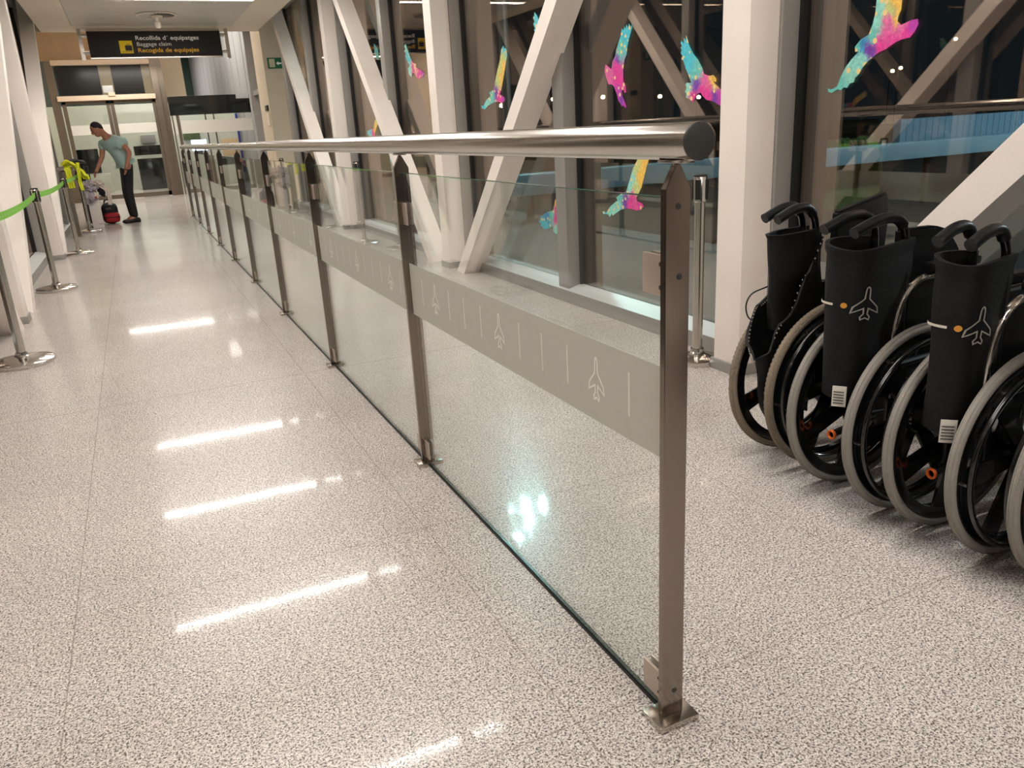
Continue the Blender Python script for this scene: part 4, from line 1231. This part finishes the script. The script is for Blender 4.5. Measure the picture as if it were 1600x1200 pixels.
hand(V['lpa'], (-0.1, 0, -1), (-1, 0.2, 0), (0.3, -0.9, 0)).obj('fingers', MT['skin'], man, smooth=60)
hand(V['rpa'], (-0.5, -0.3, -0.8), (0.6, 0, -0.5), (0.4, -0.9, 0)).obj('fingers', MT['skin'], man, smooth=60)
# face details: the head looks down and to the left
fwd = Vector((-0.80, -0.22, -0.56)).normalized()
upv = (Vector((-0.5, -0.1, 0.86)) - fwd * Vector((-0.5, -0.1, 0.86)).dot(fwd)).normalized()
lat = fwd.cross(upv)
HC = Vector((-0.425, 15.435, 1.57))
def ell(mb, c, rx_, ry_, rz_, n=16):
    """ellipsoid in head axes: lateral, forward, up"""
    rings = []
    for i in range(1, n):
        a = PI * i / n
        ring = []
        for k in range(20):
            b = 2 * PI * k / 20
            ring.append(c + lat * (rx_ * math.sin(a) * math.cos(b)) + fwd * (ry_ * math.sin(a) * math.sin(b)) + upv * (rz_ * math.cos(a)))
        rings.append(ring)
    return mb.loft(rings, True, True)
hb_ = MB()
ell(hb_, HC, 0.076, 0.094, 0.108)
ell(hb_, HC + fwd * 0.035 - upv * 0.062, 0.052, 0.058, 0.055)
ell(hb_, HC + fwd * 0.10 - upv * 0.015, 0.014, 0.022, 0.026, 8)
ell(hb_, HC + lat * 0.077 - upv * 0.01, 0.008, 0.020, 0.032, 8)
ell(hb_, HC - lat * 0.077 - upv * 0.01, 0.008, 0.020, 0.032, 8)
hd_o = hb_.obj('head', MT['skin'], man, smooth=70)
ey = MB()
for sg in (1, -1):
    ell(ey, HC + lat * 0.03 * sg + fwd * 0.088 + upv * 0.012, 0.011, 0.006, 0.006, 6)
    ell(ey, HC + lat * 0.03 * sg + fwd * 0.090 + upv * 0.030, 0.016, 0.005, 0.004, 6)
ey.obj('eyes', MT['hair'], hd_o)
mo = MB(); ell(mo, HC + fwd * 0.089 - upv * 0.062, 0.022, 0.006, 0.005, 6); mo.obj('mouth', MT['red'], hd_o)
hr = MB()
ell(hr, HC - fwd * 0.014 + upv * 0.012, 0.080, 0.092, 0.107)
geom = hr.bm.verts[:] + hr.bm.edges[:] + hr.bm.faces[:]
pn = (upv * 0.75 - fwd * 0.66).normalized()
bmesh.ops.bisect_plane(hr.bm, geom=geom, plane_co=HC + upv * 0.012 + fwd * 0.0, plane_no=-pn, clear_outer=True)
hr.obj('hair', MT['hair'], man, smooth=70)
# shirt, trousers, shoes
def sub_body(name, m, parts, grow, extra=None, sub=2, root=0):
    vv, ee, rr = [], [], []
    id2 = {}
    for a, b in parts:
        for n in (a, b):
            if n not in id2:
                id2[n] = len(vv)
                p, r_ = (extra or {}).get(n, (V.get(n), RAD.get(n)))
                vv.append(p); rr.append(r_ + grow if not isinstance(r_, tuple) else r_)
        ee.append((id2[a], id2[b]))
    return skin_body(name, m, man, vv, ee, rr, sub, root)
mid = lambda a, b, t: tuple(Vector(V[a]).lerp(Vector(V[b]), t))
sub_body('t_shirt', MT['mint'], [('waist', 'hem'), ('waist', 'chest'), ('chest', 'uch'), ('uch', 'nb2'), ('uch', 'lsh'), ('lsh', 'lsl'), ('uch', 'rsh'), ('rsh', 'rsl')], 0.013,
         {'hem': ((-0.10, 15.60, 1.02), 0.118), 'nb2': (mid('uch', 'nb', 0.75), 0.075), 'lsl': (mid('lsh', 'lel', 0.55), 0.058), 'rsl': (mid('rsh', 'rel', 0.55), 0.058)})
sub_body('trousers', MT['pants'], [('pel', 'wst'), ('pel', 'lhip'), ('lhip', 'lkn'), ('lkn', 'lcf'), ('pel', 'rhip'), ('rhip', 'rkn'), ('rkn', 'rcf')], 0.012,
         {'wst': ((-0.10, 15.60, 1.02), 0.108), 'lcf': ((-0.106, 15.51, 0.07), 0.048), 'rcf': ((-0.136, 15.69, 0.07), 0.048)})
for an, to in (('lan', 'lto'), ('ran', 'rto')):
    a, b = Vector(V[an]), Vector(V[to])
    d = (b - a); d.z = 0; d.normalize(); e = Vector((-d.y, d.x, 0))
    rings = []
    for tt, w_, h_ in ((-0.075, 0.028, 0.06), (-0.06, 0.04, 0.085), (0.0, 0.045, 0.095), (0.06, 0.047, 0.075), (0.12, 0.052, 0.06), (0.17, 0.045, 0.05), (0.195, 0.02, 0.03)):
        c = Vector((a.x, a.y, 0)) + d * tt
        ring = []
        for k in range(16):
            an_ = 2 * PI * k / 16
            ring.append(c + e * w_ * math.cos(an_) + Vector((0, 0, max(0.0, h_ / 2 + h_ / 2 * math.sin(an_) * 1.0))))
        rings.append(ring)
    MB().loft(rings, True, True).obj('shoe', MT['shoe'], man, smooth=60)
MB().box(-0.215, -0.205, 15.395, 15.40, 1.335, 1.345).obj('chest_emblem', MT['ink'], man)

# ================================================================== WHEELCHAIRS
def wheelchair(cx, yf, yn, bx, hl, ud, ya, label, kind, sdot=0.57, slogo=0.68):
    """cx wheel centre; yf, yn far and near wheel; bx back-post offset; hl handle length; ud depth of the hanging back"""
    ym = (yf + yn) / 2
    hw = (yf - yn) / 2
    R_ = 0.305
    t = thing('wheelchair', label, 'wheelchair', (cx, ym, 0), 'folded wheelchairs by the window')
    L = lambda x, y, z: (cx + x, ym + y, z)
    old = kind in ('bag',)
    for s in (1, -1):
        yw = s * hw
        # rim with broad spokes
        wh = MB()
        wh.lathe([(0.278, ym + yw - 0.013), (0.268, ym + yw - 0.013), (0.246, ym + yw - 0.009), (0.246, ym + yw + 0.009), (0.268, ym + yw + 0.013), (0.278, ym + yw + 0.013)], (cx, 0, R_), 64, 'y', close=True)
        ns = 6
        a0 = 0.35 if s > 0 else 0.1
        for k in range(ns):
            a = a0 + 2 * PI * k / ns
            d = Vector((math.cos(a), 0, math.sin(a))); e = Vector((-d.z, 0, d.x))
            C = Vector((cx, ym + yw, R_))
            def Q(rad_, half, th):
                return C + d * rad_ + e * half + Vector((0, th, 0))
            wh.hexa([Q(0.03, -0.020, -0.008), Q(0.252, -0.036, -0.006), Q(0.252, 0.036, -0.006), Q(0.03, 0.020, -0.008)],
                    [Q(0.03, -0.020, 0.008), Q(0.252, -0.030, 0.006), Q(0.252, 0.030, 0.006), Q(0.03, 0.020, 0.008)])
        wh.lathe([(0.04, ym + yw - 0.02), (0.045, ym + yw - 0.014), (0.045, ym + yw + 0.014), (0.04, ym + yw + 0.02)], (cx, 0, R_), 24, 'y')
        wo = wh.obj('wheel', MT['lac'], t)
        prof = []
        for k in range(14):
            a = 2 * PI * k / 14
            prof.append((0.2905 + 0.0145 * math.cos(a), ym + yw + 0.015 * math.sin(a)))
        ti = MB().lathe(prof, (cx, 0, R_), 96, 'y', close=True)
        for off in (-0.006, 0.006):
            pr = [(0.3046 + 0.0010 * math.cos(b), ym + yw + off + 0.0016 * math.sin(b)) for b in (0, PI / 2, PI, 3 * PI / 2)]
            ti.lathe(pr, (cx, 0, R_), 96, 'y', close=True)
        if old:
            for k in range(110):
                a = 2 * PI * k / 110
                d = Vector((math.cos(a), 0, math.sin(a))); e = Vector((-d.z, 0, d.x))
                for q_ in (-1, 1):
                    p = Vector((cx, ym + yw + q_ * 0.010, R_)) + d * 0.3005
                    ti.bar(p - e * 0.005, p + e * 0.005, 0.004, 0.004)
        ti.obj('tire', MT['rubber2'] if old else MT['rubber'], wo)
        yo = ym + yw + s * 0.036
        pr = [(0.262 + 0.0088 * math.cos(2 * PI * k / 12), yo + 0.0088 * math.sin(2 * PI * k / 12)) for k in range(12)]
        MB().lathe(pr, (cx, 0, R_), 80, 'y', close=True).obj('hand_rim', MT['lac'], wo)
        st = MB()
        for k in range(ns):
            a = a0 + 2 * PI * k / ns
            d = Vector((math.cos(a), 0, math.sin(a)))
            C = Vector((cx, 0, R_)) + d * 0.262
            st.tube([(C.x, ym + yw + s * 0.008, C.z), (C.x, yo - s * 0.006, C.z)], 0.005, 8)
        st.obj('rim_mount', MT['chrome'], wo)
        # frame
        y = s * ya
        f = MB()
        f.tube(smooth_path([L(bx + 0.03, y, 0.24), L(bx + 0.025, y, 0.45), L(bx + 0.005, y, 0.86)], 4), 0.0125, 12)
        f.tube([L(bx + 0.03, y, 0.47), L(0.40, y, 0.49)], 0.012, 12)
        f.tube([L(bx + 0.03, y, 0.27), L(0.40, y, 0.25)], 0.012, 12)
        f.tube(smooth_path([L(0.38, y, 0.52), L(0.41, y, 0.46), L(0.41, y, 0.2)], 4), 0.012, 12)
        f.box(cx + bx - 0.01, cx + 0.06, ym + y - 0.006, ym + y + 0.006, 0.24, 0.36, 0.003)
        f.obj('side_frame', MT['blk'], t)
        g0 = L(bx + 0.005, y, 0.80)
        ph = smooth_path([g0, L(bx + 0.004, y, 0.865), L(bx - 0.012, y, 0.908), L(bx - hl * 0.26, y, 0.933), L(bx - hl * 0.6, y, 0.930), L(bx - hl, y, 0.905)], 6)
        po = MB().tube(ph, 0.0118, 14).obj('push_handle', MT['lac'], t)
        gp = [Vector(p) for p in ph[12:]] + [Vector(L(bx - hl - 0.004, y, 0.9033))]
        MB().tube(gp, [0.0165] * (len(gp) - 1) + [0.0172], 18).obj('grip', MT['grip'], po)
        # caster
        c = MB().lathe([(0.062, ym + y - 0.013), (0.075, ym + y - 0.015), (0.085, ym + y - 0.008), (0.085, ym + y + 0.008), (0.075, ym + y + 0.015), (0.062, ym + y + 0.013)], (cx + 0.40, 0, 0.085), 40, 'y', close=True)
        c.lathe([(0.064, ym + y - 0.004), (0.064, ym + y + 0.004)], (cx + 0.40, 0, 0.085), 24, 'y')
        co = c.obj('caster', MT['rubber'], t)
        k = MB().bar(L(0.40, y - 0.018, 0.085), L(0.39, y - 0.018, 0.185), 0.004, 0.022, (0, 1, 0)).bar(L(0.40, y + 0.018, 0.085), L(0.39, y + 0.018, 0.185), 0.004, 0.022, (0, 1, 0))
        k.box(cx + 0.37, cx + 0.425, ym + y - 0.02, ym + y + 0.02, 0.183, 0.2, 0.002)
        k.obj('caster_fork', MT['blk'], co)
        # footrest hanger
        fr_ = MB().tube(smooth_path([L(0.41, y * 0.8, 0.42), L(0.50, y * 0.8, 0.40), L(0.58, y * 0.8, 0.22), L(0.61, y * 0.8, 0.10)], 5), 0.010, 10).obj('footrest_hanger', MT['blk'], t)
        MB().box(cx + 0.60, cx + 0.615, ym + y * 0.8 - 0.02, ym + y * 0.8 + 0.02, 0.10, 0.24, 0.004).obj('foot_plate', MT['blk'], fr_)
        # armrest
        yy = s * (ya + 0.0)
        if not old:
            ch = smooth_path([L(bx - 0.02, yy * 1.15, 0.47), L(bx - 0.015, yy * 1.15, 0.60), L(bx + 0.015, yy * 1.15, 0.69), L(bx + 0.07, yy * 1.15, 0.735), L(bx + 0.15, yy * 1.15, 0.742), L(0.26, yy * 1.15, 0.742), L(0.32, yy * 1.15, 0.70), L(0.33, yy * 1.15, 0.50)], 6)
            if s < 0 or kind != 'logo':
                ao = MB().tube(ch, 0.0115, 12).obj('armrest', MT['chrome'], t)
            else:
                ao = MB().tube(ch, 0.0115, 12).obj('armrest', MT['blk'], t)
            MB().box(cx + bx + 0.10, cx + 0.27, ym + yy * 1.15 - 0.02, ym + yy * 1.15 + 0.02, 0.755, 0.785, 0.010).obj('arm_pad', MT['grip'], ao)
            MB().box(cx + bx + 0.04, cx + 0.29, ym + yy - 0.002, ym + yy + 0.002, 0.51, 0.73, 0.001).obj('skirt_guard', MT['blk'], ao)
        # tipping lever with ring cap
        tl = MB().tube([L(0.02, y, 0.25), L(-0.10, y, 0.235), L(-0.165, y, 0.225)], 0.012, 14, cap=False).obj('tipping_lever', MT['blk'], t)
        pr = [(0.0135 + 0.0035 * math.cos(2 * PI * q_ / 10), cx - 0.168 + 0.006 * math.sin(2 * PI * q_ / 10)) for q_ in range(10)]
        MB().lathe(pr, (0, ym + y, 0.2245), 24, 'x', close=True).obj('ring_cap', MT['orange'], tl)
        # brake
        MB().tube(smooth_path([L(0.20, y, 0.48), L(0.26, y + s * 0.02, 0.52), L(0.28, y + s * 0.025, 0.60)], 4), 0.006, 8).obj('brake_lever', MT['chrome'], t)
    # cross brace and folded seat
    MB().tube([L(0.04, -ya, 0.27), L(0.02, ya, 0.60)], 0.011, 10).tube([L(0.10, ya, 0.27), L(0.08, -ya, 0.60)], 0.011, 10).obj('cross_brace', MT['blk'], t)
    rings = []
    for i in range(13):
        z = 0.40 + 0.26 * i / 12
        x0, x1 = bx + 0.06, 0.34
        th = 0.012 + 0.02 * (1 - abs(i / 6 - 1)) + (0.012 if i > 9 else 0)
        ring = []
        for k in range(24):
            u = k / 24
            px = x0 + (x1 - x0) * (u * 2 if u < 0.5 else 2 - u * 2)
            sg = 1 if u < 0.5 else -1
            ring.append(L(px, sg * (th + 0.004 * math.sin(px * 30 + i)), z))
        rings.append(ring)
    MB().loft(rings, True, True).obj('seat_sling', MT['fabric'], t, smooth=60)
    MB().tube([L(0, -hw, R_), L(0, -hw + 0.05, R_)], 0.012, 12).tube([L(0, hw, R_), L(0, hw - 0.05, R_)], 0.012, 12).obj('axle', MT['blk'], t)

    # hanging back upholstery: a deep loop between the two back posts
    yb = ya + 0.006
    def ucurve(depth, half):
        pts = [(0.03, half * 0.92), (-depth * 0.35, half * 1.08), (-depth * 0.72, half * 1.02), (-depth * 0.93, half * 0.72), (-depth, half * 0.1),
               (-depth * 0.94, -half * 0.62), (-depth * 0.74, -half * 1.0), (-depth * 0.35, -half * 1.08), (0.03, -half * 0.92)]
        return [(p.x, p.y) for p in smooth_path([(a, b, 0) for a, b in pts], 5)]
    zt, zb = 0.862, 0.385
    def shell(name, depth_f, half_f, zf_top, zf_bot, rows, th, m, wave=0.004, seed=0.0):
        bm = MB()
        outer, inner = [], []
        for i in range(rows + 1):
            v = i / rows
            cu = ucurve(depth_f(v), half_f(v))
            n = len(cu)
            ro, ri = [], []
            for k, (x, y) in enumerate(cu):
                u = k / (n - 1)
                z = zf_bot(u) + (zf_top(u) - zf_bot(u)) * v
                x2, y2 = cu[min(k + 1, n - 1)]
                x1, y1 = cu[max(k - 1, 0)]
                tx, ty = x2 - x1, y2 - y1
                l = math.hypot(tx, ty) or 1
                nx, ny = -ty / l, tx / l      # outward
                w_ = wave * noise.noise(Vector((u * 5 + seed, z * 7, seed)))
                hem = 0.006 if v > 0.955 else 0.0
                ro.append(L(bx + x - nx * (w_ + hem), y - ny * (w_ + hem), z))
                ri.append(L(bx + x + nx * (th - w_), y + ny * (th - w_), z))
            outer.append(ro); inner.append(ri)
        n = len(outer[0])
        rings = [o_ + i_[::-1] for o_, i_ in zip(outer, inner)]
        bm.loft(rings, True, True)
        return bm.obj(name, m, t, smooth=60)
    if old:
        bk = shell('backrest', lambda v: ud * (0.9 + 0.1 * v), lambda v: yb * (1.0 + 0.1 * v), lambda u: zt - 0.012 * math.sin(u * PI) , lambda u: 0.52, 22, 0.007, MT['fabric'], 0.012, 1.7)
        # gaping pocket sagging from the back, stitched lip
        def ztop(u):
            # u: 0 far edge, 1 near edge; the lip dips to the rear and climbs to the near post
            pts = ((0, 0.70), (0.25, 0.60), (0.42, 0.47), (0.55, 0.425), (0.68, 0.45), (0.80, 0.56), (0.92, 0.72), (1, 0.83))
            for (a, za), (b, zb_) in zip(pts[:-1], pts[1:]):
                if u <= b:
                    f_ = (u - a) / (b - a); f_ = f_ * f_ * (3 - 2 * f_)
                    return za + (zb_ - za) * f_
            return 0.83
        pk = shell('pocket', lambda v: ud * (0.62 + 0.75 * v ** 0.6), lambda v: yb * (0.75 + 0.62 * v), ztop, lambda u: 0.17 + 0.03 * math.sin(u * 9), 26, 0.004, MT['fabric'], 0.02, 4.1)
        stc = MB()
        cu = ucurve(ud * 1.375, yb * 1.38)
        n = len(cu)
        for k in range(0, n - 1):
            for h_ in (0.25, 0.75):
                u = (k + h_) / (n - 1)
                x = cu[k][0] + (cu[k + 1][0] - cu[k][0]) * h_; y = cu[k][1] + (cu[k + 1][1] - cu[k][1]) * h_
                z = ztop(u) - 0.008
                stc.lathe([(0.0015, -0.003), (0.0028, 0), (0.0015, 0.003)], L(bx + x, y, z), 6)
        stc.obj('stitching', MT['greyprint'], pk)
        MB().tube(smooth_path([L(bx - 0.12, yb * 1.5, 0.66), L(bx - 0.19, yb * 1.6, 0.64), L(bx - 0.21, yb * 1.6, 0.59), L(bx - 0.17, yb * 1.5, 0.54), L(-0.03, hw * 0.9, 0.50)], 6), 0.0028, 6).obj('brake_cable', MT['blk'], t)
    else:
        bk = shell('backrest', lambda v: ud * (0.93 + 0.07 * v), lambda v: yb * (0.95 + 0.18 * v), lambda u: zt + 0.010 * math.sin(u * 7), lambda u: zb + 0.01 * math.sin(u * 5), 30, 0.008, MT['fabric'], 0.007, cx * 3 + ym)
        # printed aircraft on the near side of the loop, dot and line
        cu = ucurve(ud, yb * 1.06)
        cum = [0.0]
        for p0, p1 in zip(cu[:-1], cu[1:]):
            cum.append(cum[-1] + math.hypot(p1[0] - p0[0], p1[1] - p0[1]))
        tot = cum[-1]
        def on(s, z, lift=0.006):
            # s metres along the loop from its far end; lift outwards from the cloth
            for k in range(len(cu) - 1):
                if s <= cum[k + 1] or k == len(cu) - 2:
                    f_ = (s - cum[k]) / (cum[k + 1] - cum[k])
                    tx, ty = cu[k + 1][0] - cu[k][0], cu[k + 1][1] - cu[k][1]
                    l = math.hypot(tx, ty)
                    return L(bx + cu[k][0] + tx * f_ + ty / l * lift, cu[k][1] + ty * f_ - tx / l * lift, z)
        s0 = slogo * tot
        ca_, sa_ = math.cos(-0.08), math.sin(-0.08)
        fl_ = []
        for k in range(len(AIRCRAFT)):       # split long strokes so they follow the bend
            p0, p1 = AIRCRAFT[k], AIRCRAFT[(k + 1) % len(AIRCRAFT)]
            for j in range(3):
                fl_.append((p0[0] + (p1[0] - p0[0]) * j / 3, p0[1] + (p1[1] - p0[1]) * j / 3))
        outline_strokes(MB(), fl_, 0.034, lambda u, v: on(s0 + 0.098 * (u * 1.35 * ca_ - v * sa_), 0.692 + 0.098 * (u * 1.35 * sa_ + v * ca_))).obj('aircraft_print', MT['greyprint'], bk)
        dd = MB(); dd.bm.faces.new([dd.bm.verts.new(on(sdot * tot + 0.0085 * math.cos(2 * PI * k / 18), 0.690 + 0.0085 * math.sin(2 * PI * k / 18))) for k in range(18)])
        dd.obj('dot_print', MT['dot'], bk)
        mbn = MB()
        rows = [[], []]
        for k in range(14):
            s_ = (sdot - 0.055) * tot - 0.075 * k / 13
            for r__, zz in ((0, 0.687), (1, 0.694)):
                rows[r__].append(mbn.bm.verts.new(on(s_, zz)))
        for k in range(13):
            mbn.bm.faces.new((rows[0][k], rows[0][k + 1], rows[1][k + 1], rows[1][k]))
        mbn.obj('line_print', MT['whiteprint'], bk)
        sl_ = sdot * tot - 0.012
        lb = MB().hexa([on(sl_, 0.372, 0.008), on(sl_ + 0.036, 0.372, 0.008), on(sl_ + 0.036, 0.372, 0.0065), on(sl_, 0.372, 0.0065)],
                       [on(sl_, 0.438, 0.008), on(sl_ + 0.036, 0.438, 0.008), on(sl_ + 0.036, 0.438, 0.0065), on(sl_, 0.438, 0.0065)])
        lo = lb.obj('care_label', MT['paper'], bk)
        tx = MB()
        for zz in (0.382, 0.391, 0.400, 0.409, 0.418):
            tx.hexa([on(sl_ + .004, zz, 0.0088), on(sl_ + 0.030, zz, 0.0088), on(sl_ + 0.030, zz, 0.0081), on(sl_ + .004, zz, 0.0081)],
                    [on(sl_ + .004, zz + .003, 0.0088), on(sl_ + 0.030, zz + .003, 0.0088), on(sl_ + 0.030, zz + .003, 0.0081), on(sl_ + .004, zz + .003, 0.0081)])
        tx.obj('label_print', MT['ink'], lo)
    return t

A = wheelchair(2.145, 2.17, 1.985, -0.065, 0.165, 0.165, 0.030, 'folded wheelchair farthest back by the column with gaping black pocket', 'bag')
B = wheelchair(2.10, 1.83, 1.60, -0.055, 0.205, 0.215, 0.056, 'second folded wheelchair with aircraft emblem and wide black back', 'logo')
C_ = wheelchair(2.11, 1.46, 1.26, -0.115, 0.135, 0.150, 0.046, 'third folded wheelchair with narrow emblem and orange ring at its tube', 'c', 0.60, 0.73)
D_ = wheelchair(2.13, 1.10, 0.90, -0.12, 0.14, 0.15, 0.046, 'nearest folded wheelchair, cut off by the right picture edge', 'd')
for k in range(3):
    e_ = copy_tree(D_)
    e_.location = (2.13 + 0.01 * k, 0.64 - 0.36 * k, 0)
    e_['group'] = 'folded wheelchairs outside the picture'
    e_['label'] = 'folded wheelchair farther along the row, outside the picture to the right'
# raised leg pads of the two farther chairs
def pad(parent, name, poly, y, th=0.035):
    o = MB().prism(poly, 'y', y - th / 2, y + th / 2)
    bmesh.ops.bevel(o.bm, geom=list(o.bm.edges), offset=0.008, segments=2, affect='EDGES')
    o.obj(name, MT['grip'], parent)
pad(A, 'calf_pad', [(2.10, 0.60), (2.345, 0.60), (2.36, 0.87), (2.346, 0.965), (2.12, 0.915)], 2.0)
pad(B, 'calf_pad', [(2.10, 0.56), (2.35, 0.56), (2.36, 0.80), (2.30, 0.865), (2.24, 0.882), (2.09, 0.885)], 1.72)
